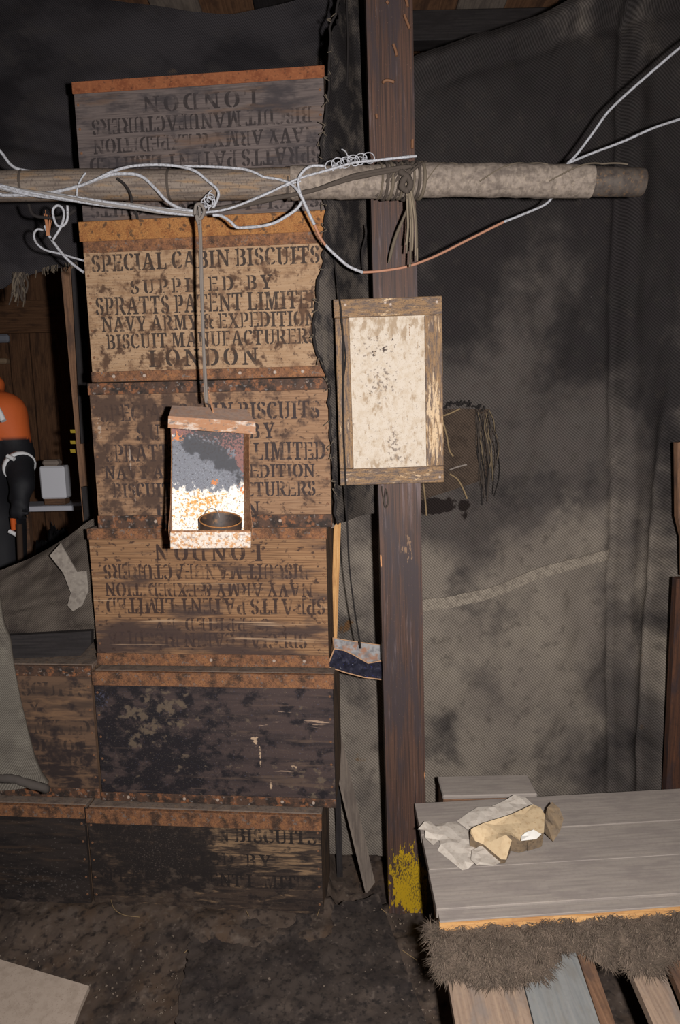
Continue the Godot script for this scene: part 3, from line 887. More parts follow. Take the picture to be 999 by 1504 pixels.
	grid(st, 40, 26, func(u: float, v: float):
		var x: float = lerpf(topD[0][0], topD[-1][0], u)
		var y := lerpf(lin(topD, x), yb2, v)
		return [Vector3(x, y, -DD.call(x, v)), Vector2(x, y)], back)
	obj(t, "cloth", st, M.low_canvas)
	M.pale_patch = cloth_mat(paint(128, 128, [146, 138, 130], [{c = [120, 112, 106], n = [461, 6], lo = 120, hi = 190, a = .8}, {c = [166, 158, 148], n = [462, 14], lo = 150, hi = 205, a = .6}], true))
	M.pale_patch.uv1_scale = Vector3(5, 5, 1); M.pale_patch.uv2_scale = M.low_canvas.uv2_scale
	var pp := []
	for p in [[73, 816], [89, 798], [113, 840], [127, 838], [130, 868], [121, 889], [107, 898], [99, 889], [104, 871], [93, 842]]:
		pp.append(at(p[0], p[1], 1.875))
	st = S()
	prism(st, pp, back)
	obj(t, "patch", st, M.pale_patch, "pale grey patch")
	# --- rolled cloth hanging at the left edge
	t = thing("cloth_roll", "heavy grey sack cloth with a stitched hem hanging at the left edge", "sack")
	M.sack = cloth_mat(paint(256, 256, [122, 116, 108], [{c = [96, 90, 84], n = [471, 5], lo = 115, hi = 190, a = .8}, {c = [140, 134, 124], n = [472, 14], lo = 150, hi = 205, a = .6}], true))
	M.sack.uv2_scale = Vector3(1.0 / .07, 1.0 / .07, 1)
	var sr := px_line([[-6, 880], [2, 918], [12, 940], [20, 990], [28, 1040], [36, 1080], [46, 1116], [58, 1142], [68, 1154]], 1.66, 1)
	var sy0: float = sr[0][0]
	var sy1: float = sr[-1][0]
	st = S()
	grid(st, 26, 40, func(u: float, v: float):
		var y := lerpf(sy1, sy0, v)
		var xr: float = lin(sr, y)
		var a := u * PI * .95
		var x := xr - .13 + .13 * sin(a + .0) if u > .5 else xr - .13 + .13 * sin(a) - (1.0 - u * 2.0) * .12
		return [Vector3(x, y, -1.64 - .055 * (1.0 - cos(a)) * .5 * 1.6 + .006 * sin(y * 15.0 + u * 5.0) + .02 * (u if u < .5 else .5)), Vector2(u * .4, y)], Vector3(0, 0, 0))
	obj(t, "cloth", st, M.sack)
	st = S()
	var hem := curve(ats([[-60, 1130, 1.655], [-10, 1142, 1.645], [20, 1144, 1.64], [45, 1152, 1.64], [66, 1158, 1.65], [66, 1160, 1.69]], 1.65), 5)
	tube(st, hem, .011, 9, true, .12)
	obj(t, "hem", st, mat([76, 70, 66], 1.0))

func build_post_and_pole() -> void:
	# post
	var lo := at(600, 1335, 1.70)
	lo.y = -.005
	var hi := at(570.5, -60, 1.70)
	var t := thing("timber_post", "dark reddish timber post rising from the floor, daubed yellow at the foot", "post")
	var up := (hi - lo).normalized()
	var xx := (Vector3(cos(.02), 0, sin(.02)) - up * up.x).normalized()
	var xf := Transform3D(Basis(xx, up, xx.cross(up)), lo)
	var len := lo.distance_to(hi) + .22
	# print across the post face: paint and wear, u across 1.0 m of width units, v along
	var pw := .106
	var tex := paint(256, 2048, [82, 60, 51], [
		{c = [48, 39, 38], n = [501, 20, 1, 24, 3], lo = 100, hi = 200, a = .85}, {c = [108, 78, 62], n = [502, 30, 1, 40, 2], lo = 150, hi = 235, a = .7},
		{c = [60, 51, 53], n = [503, 7, 1, 3], lo = 112, hi = 170, a = .9, b = [[.5, .68, .9, .14, 60], [.5, .47, .9, .06, 40], [.3, .1, .6, .12, 40], [.5, .02, 1.0, .05, 70]], off = -28},
		{c = [116, 102, 104], n = [504, 9, 1, 5], lo = 130, hi = 185, a = .65, b = [[.8, .52, .4, .07, 90], [.1, .54, .3, .06, 60]], off = -60},
		{c = [140, 110, 84], n = [505, 8], lo = 140, hi = 165, a = .8, b = [[.66, .604, .2, .02, 110]], off = -90},
		{c = [176, 136, 106], n = [506, 40], lo = 216, hi = 226, a = .7}, {c = [214, 150, 100], n = [507, 12, 1, 3], lo = 150, hi = 165, a = .95, b = [[.01, .6, .04, .03, 130], [.02, .62, .05, .02, 140], [.99, .76, .05, .08, 80], [.98, .86, .06, .05, 80]], off = -110},
		{c = [176, 142, 24], n = [508, 9], lo = 90, hi = 112, a = .95, b = [[.5, .950, .85, .05, 140], [.6, .985, .8, .035, 110], [.8, .975, .5, .035, 110], [.45, .955, .5, .04, 60]], off = -168},
		{c = [66, 56, 40], n = [509, 30], lo = 160, hi = 190, a = .8, b = [[.3, .945, .4, .025, 70], [.8, .97, .4, .03, 56]], off = -20}])
	var st := S()
	for f in 4:
		var c := [[-pw / 2, .05, pw / 2, .05], [pw / 2, .05, pw / 2, -.05], [pw / 2, -.05, -pw / 2, -.05], [-pw / 2, -.05, -pw / 2, .05]][f] as Array
		st.set_smooth_group(-1)
		for p in [[0, 1], [1, 1], [0, 0], [1, 1], [1, 0], [0, 0]]:
			st.set_uv(Vector2(p[0], 1.0 - p[1]))
			st.add_vertex(xf * Vector3(c[0] if p[0] == 0 else c[2], p[1] * len, (c[1] if p[0] == 0 else c[3]) - .05))
	for e in [0.0, len]: poly(st, [Vector3(-pw / 2, e, 0), Vector3(pw / 2, e, 0), Vector3(pw / 2, e, -.1), Vector3(-pw / 2, e, -.1)], Vector3.DOWN if e == 0.0 else Vector3.UP, 0, Vector2.ZERO, xf)
	obj(t, "beam", st, mat(tex, .6))
	for l in [[[562, 122], [567, 118], [575, 119], [579, 121]], [[578, 65], [581, 73], [583, 82]], [[594, 22], [598, 32], [602, 42]], [[596, -2], [598, 4], [599, 10]], [[568, 2], [571, 5]], [[553, 168], [554, 174]], [[606, 205], [606, 218]]]:
		st = S()
		tube(st, curve(ats(l, 1.692), 4), .0035, 6)
		obj(t, "bent_nail", st, M.nail)
	# pole: bamboo at the left, canvas-wrapped at the right, dark ferrule at the tip
	t = thing("wrapped_pole", "horizontal pole wrapped in worn grey cloth, lashed across the post", "pole")
	var barkm := mat(paint(1024, 128, [120, 108, 98], [{c = [84, 74, 68], n = [521, 30, 30, 1, 3], lo = 100, hi = 190, a = .9}, {c = [136, 108, 80], n = [522, 8, 8, 1], lo = 140, hi = 195, a = .7}, {c = [64, 56, 52], n = [523, 20], lo = 165, hi = 200, a = .7}], true), .8, Vector3(1.0, 10, 1))
	var wrapm := mat(paint(1024, 256, [132, 120, 110], [{c = [98, 88, 80], n = [531, 9], lo = 110, hi = 185, a = .8}, {c = [156, 142, 126], n = [532, 16], lo = 150, hi = 205, a = .6}, {c = [80, 71, 66], n = [533, 6, 4, 1], lo = 150, hi = 205, a = .55}], true), .95, Vector3(1.5, 10, 1))
	st = S()
	tube(st, curve(ats([[-420, 282], [-90, 276], [-20, 274], [40, 273], [130, 271], [240, 272], [340, 271], [440, 269]], 1.615), 5), .0325, 18)
	obj(t, "bamboo", st, barkm)
	for x in [37, 250, 424]:
		st = S()
		tube(st, ats([[x - 2, 272], [x, 272], [x + 2, 272]], 1.615), [.0327, .0334, .0327], 18, false)
		obj(t, "joint_ring", st, M.twine_dark)
	st = S()
	var n := soft_noise(61, 20.0)
	var pts := curve(ats([[428, 269], [500, 268], [560, 267], [620, 265], [700, 265], [790, 266], [868, 267]], 1.612), 9)
	var rr := []
	for i in pts.size(): rr.append(.0345 + .0018 * n.get_noise_1d(i * .9) + (.0012 if i % 9 < 4 else 0.0))
	tube(st, pts, rr, 20, true, .018)
	obj(t, "cloth_wrap", st, wrapm)
	for a in [[623, .6], [700, 1.3], [800, 1.5]]:
		st = S()       # raised lap of the wrapping, a shallow spiral
		var ps := []
		for i in 26:
			var k := i / 25.0
			var c := at(a[0] + 110.0 * k * a[1] * .7, 265.5, 1.612)
			var an := -1.9 + 2.6 * k
			ps.append(c + Vector3(0, cos(an), sin(an) * -1.0 if an > 9 else absf(sin(an)) if an < 0 else sin(PI - an)) * .0352)
		tube(st, ps, .0018, 5)
		obj(t, "wrap_edge", st, M.twine)
	st = S()
	tube(st, ats([[862, 267], [870, 267], [900, 267.5], [941, 268], [944, 268]], 1.612), [.0315, .0315, .031, .0305, .0285], 20)
	obj(t, "ferrule", st, tri_mat(paint(256, 256, [84, 76, 70], [{c = [56, 50, 48], n = [541, 8], lo = 110, hi = 190, a = .9}, {c = [120, 92, 66], n = [542, 14], lo = 165, hi = 200, a = .8}], true), .6, 5.0))
	# twine lashing of pole to post
	t = thing("twine_lashing", "dark twine lashing with hanging ends where the pole crosses the post", "twine")
	var c := at(588, 266, 1.612)
	for k in 9:
		st = S()
		var ps := []
		for i in 15:
			var a := TAU * i / 14.0
			ps.append(at(556 + k * 7.6 + 5.0 * sin(a), 266, 1.612) + Vector3(0, cos(a), sin(a)) * (.037 + .002 * (k % 2)))
		tube(st, ps, .0026 + .0008 * (k % 3), 6)
		obj(t, "turn", st, M.twine_dark if k % 2 else M.twine)
	for k in 5:
		st = S()
		tube(st, curve([c + Vector3(-.055 + k * .012, -.034, .012), c + Vector3(-.02 + k * .01, .006, .04), c + Vector3(.0 + k * .014, .034, .016)], 6), .003, 6)
		obj(t, "turn", st, M.twine_dark)
	st = S()
	tube(st, curve([at(588, 252, 1.568), at(596, 258, 1.56), at(603, 268, 1.565), at(598, 280, 1.57), at(590, 272, 1.562), at(596, 260, 1.557)], 6), .007, 8, true, .2)
	obj(t, "knot", st, M.twine_dark)
	for k in 11:
		st = S()
		var x := rng.randf_range(-1, 1)
		var ps := curve(ats([[600 + x * 3, 268], [604 + x * 6, 300 + k], [606 + x * 7, 335], [605 + x * 9, 352 + k * 4]], 1.575 + .004 * (k % 3)), 5)
		tube(st, ps, rng.randf_range(.0012, .003), 5)
		obj(t, "hanging_end", st, M.twine if k % 2 else mat([120, 108, 92], .95))
	st = S()
	tube(st, curve(ats([[597, 288, 1.58], [600, 302, 1.59], [592, 322, 1.61], [580, 352, 1.64], [571, 386, 1.665]], 1.6), 5), [.0022, .0022, .003, .003, .003, .003, .003, .003, .003, .003, .003, .0035, .004, .004, .004, .004, .004, .004, .004, .003, .002], 7)
	obj(t, "hanging_end", st, M.twine)
	t = thing("old_rope", "dark brown rope stretched along the pole from the candle cord to the lashing", "rope")
	for k in 2:
		st = S()
		tube(st, curve(ats([[296, 312], [340, 306 - k * 3], [400, 293 - k * 2], [460, 279 + k], [520, 262 - k * 4], [580, 250 - k * 3], [604, 244]], 1.566), 6), .0042, 7, true, .15)
		obj(t, "strand", st, M.twine_dark)
# ------------------------------------------------------------------ wires and cords
func wire(label: String, pts: Array, d: float, r := .0026, m = null, cat := "wire") -> void:
	var st := S()
	tube(st, curve(ats(pts, d), 6), r, 7)
	single("wire" if cat == "wire" else "cord", st, m if m else M.wire, label, cat, "wires strung along the pole" if cat == "wire" else "")

func build_wires() -> void:
	var t := thing("wire_bundle", "thick silvery bundle of wires sagging below the pole at the left", "wire", Vector3.ZERO, "wires strung along the pole")
	for k in 5:
		var st := S()
		var a := TAU * k / 5.0
		var pts := []
		var src := [[-380, 250], [-30, 273], [0, 275], [40, 283], [80, 288], [140, 297], [200, 304], [250, 311], [292, 313]]
		for i in src.size(): pts.append(at(src[i][0], src[i][1], 1.568) + Vector3(0, cos(a + i * .9), sin(a + i * .9)) * .0042)
		tube(st, curve(pts, 6), .0030 if k else .0036, 7)
		obj(t, "strand", st, M.wire if k % 2 == 0 else M.wire_old)
	wire("silvery wire rising from the knot over the pole to the lashing coil", [[292, 313], [330, 308], [370, 294], [400, 281], [437, 263], [470, 253], [492, 247], [520, 239], [548, 236]], 1.562, .0026)
	wire("straight wire end lying on top of the pole across the post", [[548, 236], [575, 233], [612, 229]], 1.585, .003)
	wire("wire looping over the bamboo and dipping to the candle cord knot", [[-380, 300], [-30, 286], [0, 287], [45, 286], [80, 282], [120, 272], [158, 258], [182, 255], [202, 257], [215, 264], [230, 279], [245, 295], [264, 306], [288, 311]], 1.572, .0036)
	wire("wire arching over the bamboo and curling down beside the candle cord knot", [[118, 273], [140, 264], [165, 252], [195, 244], [233, 242], [266, 245], [288, 252], [303, 264], [318, 277], [321, 288], [313, 306]], 1.568, .0031)
	t = thing("wire", "long wire from the bamboo, sagging under the post and rising at right", "wire", Vector3.ZERO, "wires strung along the pole")
	var segs := [[M.wire, [[268, 244, 1.58], [310, 245, 1.575], [355, 248, 1.575], [376, 254, 1.572], [388, 260, 1.57], [412, 264, 1.568], [430, 272, 1.562], [441, 285, 1.56]], "white_length", .0028],
		[M.wire, [[441, 285, 1.56], [447, 298, 1.565], [456, 318, 1.58], [462, 330, 1.585]], "white_length", .0036],
		[M.wire_rust, [[462, 330, 1.585], [470, 348, 1.60], [478, 360, 1.61]], "rusty_length", .0031],
		[M.wire, [[478, 360, 1.61], [492, 374, 1.62], [512, 391, 1.63], [533, 400, 1.635]], "white_length", .0036],
		[M.wire_rust, [[533, 400, 1.635], [560, 398, 1.64], [600, 391, 1.645], [640, 376, 1.66], [690, 351, 1.68], [740, 326, 1.69]], "rusty_length", .0030],
		[M.wire, [[740, 326, 1.69], [785, 308, 1.69], [804, 298, 1.69], [815, 284, 1.685], [826, 262, 1.675], [834, 240, 1.67]], "white_length", .0029]]
	for s in segs:
		var st := S()
		tube(st, curve(ats(s[1], 1.6), 6), s[3], 7)
		obj(t, s[2], st, s[0])
	wire("wire running from the pole steeply up to the right edge", [[834, 240, 1.67], [848, 226, 1.67], [872, 194, 1.66], [892, 166, 1.65], [915, 143, 1.64], [950, 112, 1.62], [999, 70, 1.60], [1050, 30, 1.60], [1250, -140, 1.62], [1500, -330, 1.66]], 1.66, .0031)
	wire("wire running from the pole gently up to the right edge", [[834, 240, 1.67], [870, 225, 1.67], [915, 208, 1.66], [960, 188, 1.65], [999, 175, 1.65], [1050, 158, 1.65], [1250, 70, 1.66], [1500, -60, 1.68]], 1.66, .0029)
	wire("short hooked wire end curling over the pole left of the post", [[441, 284], [438, 266], [445, 252], [458, 244], [478, 244]], 1.56, .003)
	wire("pale wire drooping below the pole between the knot and the wire crossing", [[445, 294], [436, 307], [420, 318], [404, 327], [385, 332], [364, 334], [348, 334], [338, 325], [325, 317], [313, 316]], 1.575, .0034)
	wire("thin wire branching off the drooping wire to the knot", [[300, 312], [330, 309], [372, 292], [410, 276], [442, 266]], 1.572, .002)
	wire("wire entering at the left edge and resting on the bamboo", [[-300, 30], [-120, 130], [-20, 206], [0, 222], [14, 240], [26, 248], [48, 252], [70, 254], [90, 255]], 1.60, .0034)
	wire("looped wire end hanging below the bamboo at the left", [[99, 302], [99, 322], [92, 332], [84, 331], [79, 320], [78, 308], [84, 302], [91, 305], [94, 316], [89, 334], [78, 352]], 1.60, .0028)
	wire("wire running from copper strands down to the crate edge", [[66, 332], [70, 342], [78, 355], [96, 378], [112, 392], [123, 400]], 1.66, .0034)
	wire("wire bent in a hook below the bamboo, ending at the crate", [[63, 338], [55, 337], [50, 344], [53, 356], [66, 367], [90, 373], [106, 378], [123, 383]], 1.67, .0026)
	wire("short upright wire twisted round the bamboo", [[113, 290], [114, 275], [120, 262], [126, 254]], 1.573, .002)
	t = thing("frayed_copper_wire", "bare frayed copper strands below the bamboo at the left", "wire")
	for k in 12:
		var st := S()
		var x := rng.randf_range(-5, 5)
		tube(st, curve(ats([[70 + x * .5, 346], [70 + x, 328], [70 + x * 1.8, rng.randf_range(306, 318)]], 1.655), 4), .0009, 4)
		obj(t, "strand", st, M.copper)
	wire("black cord tied under the bamboo at the left", [[42, 300], [46, 312], [52, 317], [62, 319], [84, 320], [100, 316], [110, 308]], 1.625, .0036, M.black_cord, "cord")
	wire("black cord wound round the bamboo above the golden strapped crate", [[172, 262], [184, 272], [192, 286], [194, 300], [200, 312], [202, 322]], 1.572, .003, M.black_cord, "cord")
	# wire tangles
	for a in [["white wire tangle on top of the pole just left of the post", 514, 237, 30, 11, 90, 1.578], ["small white wire tangle at the candle cord knot", 306, 296, 16, 16, 52, 1.552]]:
		var st := S()
		var ps := []
		for i in a[5]:
			var k: float = i / float(a[5])
			var big: bool = a[3] > 20
			var rr: float = (9.0 if big else 9.0) * (.55 + .45 * sin(i * .37 + 1.0))
			ps.append(at(a[1] + a[3] * (2 * k - 1) * (1.0 if big else .45) + rr * cos(i * .95), a[2] - (2 * k - 1) * a[4] * .55 + rr * sin(i * .95), a[6] + .006 * sin(i * .6)))
		tube(st, curve(ps, 4), .0013, 5)
		single("wire_tangle", st, M.wire, a[0], "wire", "wires strung along the pole")
	wire("curly thin wire end sticking up from the tangle", [[502, 219], [508, 223], [511, 229], [518, 232]], 1.575, .0014)

# ------------------------------------------------------------------ hanging candle holder
func build_holder() -> void:
	var d := 1.50
	var o := at(251, 806, d)
	var ux := (at(368, 809, d + .035) - o)            # turned a little towards the right
	ux.y *= .55
	var W := ux.length()
	var xx := ux.normalized()
	var H := at(253, 596, d).y - o.y
	var yy := (Vector3.UP - xx * xx.y).normalized()
	var t := thing("candle_holder", "rusty sheet-tin candle holder hanging on a cord before the crates", "candle holder", o)
	t.basis = Basis(xx, yy, xx.cross(yy))
	var dp := .066
	var k := .0011
	var tex := paint(420, 640, [226, 220, 210], [
		{c = [214, 204, 194], n = [601, 10], lo = 130, hi = 200, a = .5},
		{c = [204, 140, 64], n = [602, 15], lo = 150, hi = 180, a = .92, b = [[.35, .72, .3, .14, 66], [.6, .67, .2, .08, 50], [.12, .85, .2, .15, 24]], off = -30},
		{c = [98, 100, 108], n = [603, 7], lo = 100, hi = 160, a = .97, b = [[.4, .30, .9, .36, 260], [.75, .46, .5, .22, 140], [.2, .5, .4, .16, 80]], off = -130},
		{c = [158, 162, 172], n = [604, 60], lo = 160, hi = 205, a = .8, b = [[.4, .5, .6, .18, 30]], off = -26},
		{c = [46, 46, 52], n = [605, 5], lo = 105, hi = 210, a = .97, b = [[.2, .2, .3, .12, 150], [.42, .25, .3, .12, 160], [.62, .32, .28, .12, 160], [.84, .4, .28, .14, 150], [.95, .5, .16, .1, 100]], off = -90},
		{c = [118, 76, 70], n = [606, 14], lo = 100, hi = 128, a = .97, b = [[.3, .0, .7, .17, 300], [.65, .06, .45, .22, 260], [.9, .16, .3, .26, 240], [1.0, .36, .16, .2, 200], [.08, .1, .25, .12, 200]], off = -190},
		{c = [42, 37, 39], n = [607, 22], lo = 118, hi = 160, a = .92, b = [[.7, .12, .6, .22, 90], [.45, .06, .3, .14, 80]], off = -58},
		{c = [190, 112, 58], n = [608, 14], lo = 120, hi = 150, a = .95, b = [[.09, .17, .12, .08, 180], [.59, .535, .085, .05, 180], [.97, .58, .16, .1, 140], [.96, .2, .06, .06, 110]], off = -150}])
	var st := S()
	card(st, Vector2(.001, .012), Vector2(W - .010, H * .93), -dp, k)
	obj(t, "back_plate", st, mat(tex, .55))
	var rim := tri_mat(paint(256, 256, [148, 104, 72], [{c = [110, 74, 52], n = [611, 8], lo = 110, hi = 190, a = .9}, {c = [190, 160, 132], n = [612, 14], lo = 160, hi = 205, a = .8}, {c = [70, 52, 44], n = [613, 30], lo = 165, hi = 205, a = .7}], true), .7, 6.0)
	for x in [.0, W]:
		st = S()       # bent side plates with a wavy front edge
		grid(st, 4, 22, func(u: float, v: float):
			var y := lerpf(.012, H * .93, v)
			var fr: float = -dp * .25 - .012 * sin(v * 9.0) * v - .02 * v
			var s := 1.0 if x > 0 else -1.0
			return [Vector3(x - (.011 * (1.0 - u) if x > 0 else 0.0) + s * (.0012 * sin(v * 7.0) + .005 * u * exp(-pow((v - .1) / .12, 2.0))), y, lerpf(-dp, fr, u)), Vector2(u * .06, y)], Vector3(k if x == 0.0 else -k, 0, 0))
		obj(t, "side_plate", st, rim)
	var lipm := tri_mat(paint(256, 256, [196, 184, 172], [{c = [176, 122, 72], n = [621, 9], lo = 128, hi = 170, a = .9}, {c = [130, 110, 100], n = [622, 14], lo = 160, hi = 195, a = .8}, {c = [238, 230, 222], n = [623, 24], lo = 165, hi = 205, a = .8}], true), .6, 6.0)
	st = S()
	box(st, Vector3(W, .0016, dp), Vector3(W / 2, .001, -dp / 2), .0005)
	obj(t, "tray", st, lipm)
	st = S()
	box(st, Vector3(W + .002, .038, .0016), Vector3(W / 2, .019, 0), .0007)
	obj(t, "tray_lip", st, lipm, "front lip of flaked white tin")
	st = S()
	tube(st, [Vector3(0, .0395, 0), Vector3(W, .039, 0)], .0022, 6)
	obj(t, "rolled_edge", st, rim)
	# hood: sloping top and a turned-down front
	st = S()
	prism(st, [Vector3(.002, H + .002, -dp), Vector3(W - .006, H - .002, -dp), Vector3(W + .008, H - .030, .004), Vector3(-.002, H - .022, .004)], Vector3(0, -.0016, -.0004))
	obj(t, "hood", st, tri_mat(paint(256, 256, [168, 144, 130], [{c = [170, 128, 102], n = [631, 7], lo = 120, hi = 190, a = .8}, {c = [138, 122, 116], n = [632, 16], lo = 150, hi = 205, a = .7}], true), .75, 5.0))
	st = S()
	prism(st, [Vector3(-.003, H - .0215, .004), Vector3(W * .5, H - .0265, .0055), Vector3(W + .008, H - .0295, .004), Vector3(W + .009, H - .057, .0065), Vector3(W * .45, H - .052, .008), Vector3(-.004, H - .047, .006)], Vector3(0, 0, -.0018))
	obj(t, "hood_flange", st, tri_mat(paint(256, 256, [150, 108, 78], [{c = [186, 174, 164], n = [641, 7, 3, 1], lo = 140, hi = 180, a = .85}, {c = [84, 78, 78], n = [642, 12, 2, 1], lo = 165, hi = 190, a = .85}, {c = [150, 96, 60], n = [643, 20], lo = 150, hi = 205, a = .7}], true), .65, 6.0))
	# candle cup
	st = S()
	var cc := Vector3(W * .625, .002, -dp * .53)
	var prof := [[.0, .004], [.027, .004], [.0275, .03], [.0283, .058], [.0265, .0585], [.0255, .030], [.0, .026]]
	st.set_smooth_group(0)
	var ns := 28
	for i in prof.size() - 1:
		st.set_smooth_group(i)
		for j in ns:
			var q := []
			for e in [[i, j], [i, j + 1], [i + 1, j], [i, j + 1], [i + 1, j + 1], [i + 1, j]]:
				var a: float = TAU * e[1] / ns
				var p := cc + Vector3(cos(a) * prof[e[0]][0] * 1.75, prof[e[0]][1] * (1.0 - .24 * sin(a)), sin(a) * prof[e[0]][0] * 1.02)
				q.append([p, Vector2(a * .05, prof[e[0]][1])])
			for e in q: st.set_uv(e[1]); st.add_vertex(e[0])
	obj(t, "candle_cup", st, tri_mat(paint(256, 256, [66, 52, 44], [{c = [150, 104, 60], n = [651, 4], lo = 165, hi = 200, a = .8}, {c = [34, 30, 29], n = [652, 5], lo = 115, hi = 180, a = .9}], true), .45, 6.0), "round blackened cup")
	st = S()
	var lip := []
	for i in 29: lip.append(cc + Vector3(cos(TAU * i / 28) * .0275 * 1.75, .0583 * (1.0 - .24 * sin(TAU * i / 28)), sin(TAU * i / 28) * .0275 * 1.02))
	tube(st, lip, .0017, 6, false)
	obj(t, "cup_rim", st, M.rust_gold, "rusty rim")
	st = S()
	var hs := []
	for i in 9: hs.append(cc + Vector3(-.02 + .018 * cos(PI * i / 8.0) * -1, .06 + .022 * sin(PI * i / 8.0), -.02))
	tube(st, hs, .0012, 5)
	obj(t, "wire_loop", st, M.wire_old)
	# suspension tag and cord
	st = S()
	prism(st, [Vector3(W * .46, H + .035, -.028), Vector3(W * .475, H + .036, -.028), Vector3(W * .545, H - .013, -.02), Vector3(W * .52, H - .012, -.02)], Vector3(0, 0, -.0016))
	obj(t, "hanging_tab", st, rim)
	var hook: Vector3 = t.transform * Vector3(W * .45, H + .012, -.03)
	t = thing("hanging_cord", "doubled grey cord hanging from the wire knot down to the candle holder", "cord")
	for k2 in 2:
		st = S()
		tube(st, curve([at(293 - k2 * 5, 304, 1.556), at(295 - k2 * 2, 345, 1.555), at(297 - k2 * 2, 420, 1.55), at(299 - k2, 500, 1.54), hook + Vector3(-.004 * k2, .012, 0), hook], 6), .0033 - .0011 * k2, 7, true, .12)
		obj(t, "strand", st, mat([112, 104, 98], .9))
	st = S()
	tube(st, curve(ats([[286, 316], [288, 302], [295, 300], [300, 310], [294, 322], [288, 316], [292, 330]], 1.55), 5), .0036, 7)
	obj(t, "knot", st, mat([112, 104, 98], .9))

# ------------------------------------------------------------------ framed board, tin
func build_board() -> void:
	var d := 1.662
	var o := at(500, 713, d)
	var e := at(652, 708, d)
	var xx := (e - o).normalized()
	var yy := (Vector3.UP - xx * xx.y).normalized()
	var W := o.distance_to(e)
	var H := (at(497, 440, d) - o).dot(yy)
	var t := thing("framed_board", "wooden framed board with a stained cream panel, nailed to the post", "board", o)
	t.basis = Basis(xx, yy, xx.cross(yy))
	var fr := func(sd: int, pale: Array) -> ImageTexture:
		return paint(512, 96, [140, 111, 80], [{c = [112, 86, 62], n = [sd, 30, 20, 1, 3], lo = 110, hi = 210, a = .8}, {c = [88, 76, 72], n = [sd + 1, 5, 4, 1], lo = 100, hi = 185, a = .85}, {c = [206, 180, 146], n = [sd + 2, 6, 4, 1], lo = 140, hi = 190, a = .85, b = pale, off = -66}, {c = [58, 49, 46], n = [sd + 3, 8], lo = 165, hi = 205, a = .7}])
	var rw := .038
	var rl := .034
	var piece := func(called: String, a: Vector2, b: Vector2, z: float, tex: ImageTexture, upright: bool):
		var st := S()
		var th := .013
		var mid := Vector3((a.x + b.x) / 2, (a.y + b.y) / 2, z - th / 2)
		box(st, Vector3(b.x - a.x, b.y - a.y, th), mid, .0015, 1 if upright else 0)
		obj(t, called, st, mat(tex, .7, Vector3(1.0 / maxf(b.x - a.x, b.y - a.y), 1.0 / minf(b.x - a.x, b.y - a.y), 1)))
	piece.call("top_rail", Vector2(-.002, H - .042), Vector2(W, H), .004, fr.call(701, [[.5, .5, .12, .5, 90]]), false)
	piece.call("bottom_rail", Vector2(0, 0), Vector2(W, .04), .004, fr.call(711, [[.2, .5, .3, .5, 30], [.7, .4, .3, .5, 60]]), false)
	piece.call("left_stile", Vector2(0, .0405), Vector2(rl, H - .0425), .003, fr.call(721, [[.3, .5, .3, .5, 40]]), true)
	piece.call("right_stile", Vector2(W - rw - .004, .0405), Vector2(W, H - .0425), .003, fr.call(731, [[.35, .5, .4, .9, 110], [.6, .5, .3, .5, 60]]), true)
	var tex := paint(420, 840, [192, 180, 165], [
		{c = [180, 164, 144], n = [741, 7], lo = 120, hi = 190, a = .7},
		{c = [146, 124, 100], n = [742, 8, 1, 2], lo = 135, hi = 185, a = .75, b = [[.5, .06, .7, .12, 90], [.3, .5, .3, .2, 30], [.5, .92, .5, .1, 50]], off = -45},
		{c = [112, 100, 92], n = [743, 14], lo = 150, hi = 180, a = .8, b = [[.42, .42, .25, .14, 60], [.55, .83, .12, .14, 70], [.3, .18, .5, .1, 30], [.6, .95, .2, .05, 50]], off = -52},
		{c = [62, 52, 48], n = [744, 24], lo = 140, hi = 165, a = .92, b = [[.32, .24, .05, .03, 130], [.45, .21, .06, .04, 150], [.26, .49, .05, .02, 120], [.12, .52, .03, .015, 110], [.16, .31, .05, .05, 70], [.9, .21, .06, .03, 70], [.3, .15, .03, .012, 110], [.57, .15, .04, .015, 100], [.37, .56, .03, .01, 90], [.67, .22, .02, .01, 90]], off = -100},
		{c = [128, 100, 76], n = [745, 60], lo = 190, hi = 210, a = .7}, {c = [120, 84, 56], n = [746, 30], lo = 120, hi = 140, a = .8, b = [[.79, .1, .01, .1, 150], [.47, .96, .012, .04, 150], [.31, .36, .008, .12, 110], [.38, .38, .008, .12, 100]], off = -130}])
	var st := S()
	card(st, Vector2(rl - .001, .038), Vector2(W - rw - .002, H - .040), -.003, .006)
	obj(t, "panel", st, mat(tex, .8), "stained cream panel")
	st = S()
	box(st, Vector3(W * .4, H * .94, .012), Vector3(W * .52, H * .5, -.018), .001, 1)
	obj(t, "backing_batten", st, M.brown_board)
	for q in [[.47, .975], [.52, .965], [.1, .97], [.95, .97], [.06, .03], [.96, .03]]:
		st = S()
		disc_head(st, Vector3(W * q[0], H * q[1], .004), Vector3.BACK, .004, .002)
		obj(t, "nail", st, M.nail_pale)
	# cord from the strip over the frame down to the tin
	t = thing("tin_cord", "thin dark cord hanging over the frame's left edge down to the tin", "cord")
	st = S()
	tube(st, curve(ats([[490, 372, 1.74], [494, 405, 1.70], [499, 440, 1.652], [502, 470, 1.65], [504, 500, 1.65], [504, 560, 1.65], [505, 640, 1.65], [508, 712, 1.655], [510, 760, 1.69], [513, 830, 1.73], [520, 890, 1.75], [530, 952, 1.765]], 1.66), 6), .0022, 6, true, .2)
	obj(t, "strand", st, M.black_cord)
	st = S()
	tube(st, curve(ats([[501, 468], [505, 500], [508, 525], [505, 552], [503, 560]], 1.648), 5), .002, 6)
	obj(t, "loop", st, M.black_cord)
	st = S()
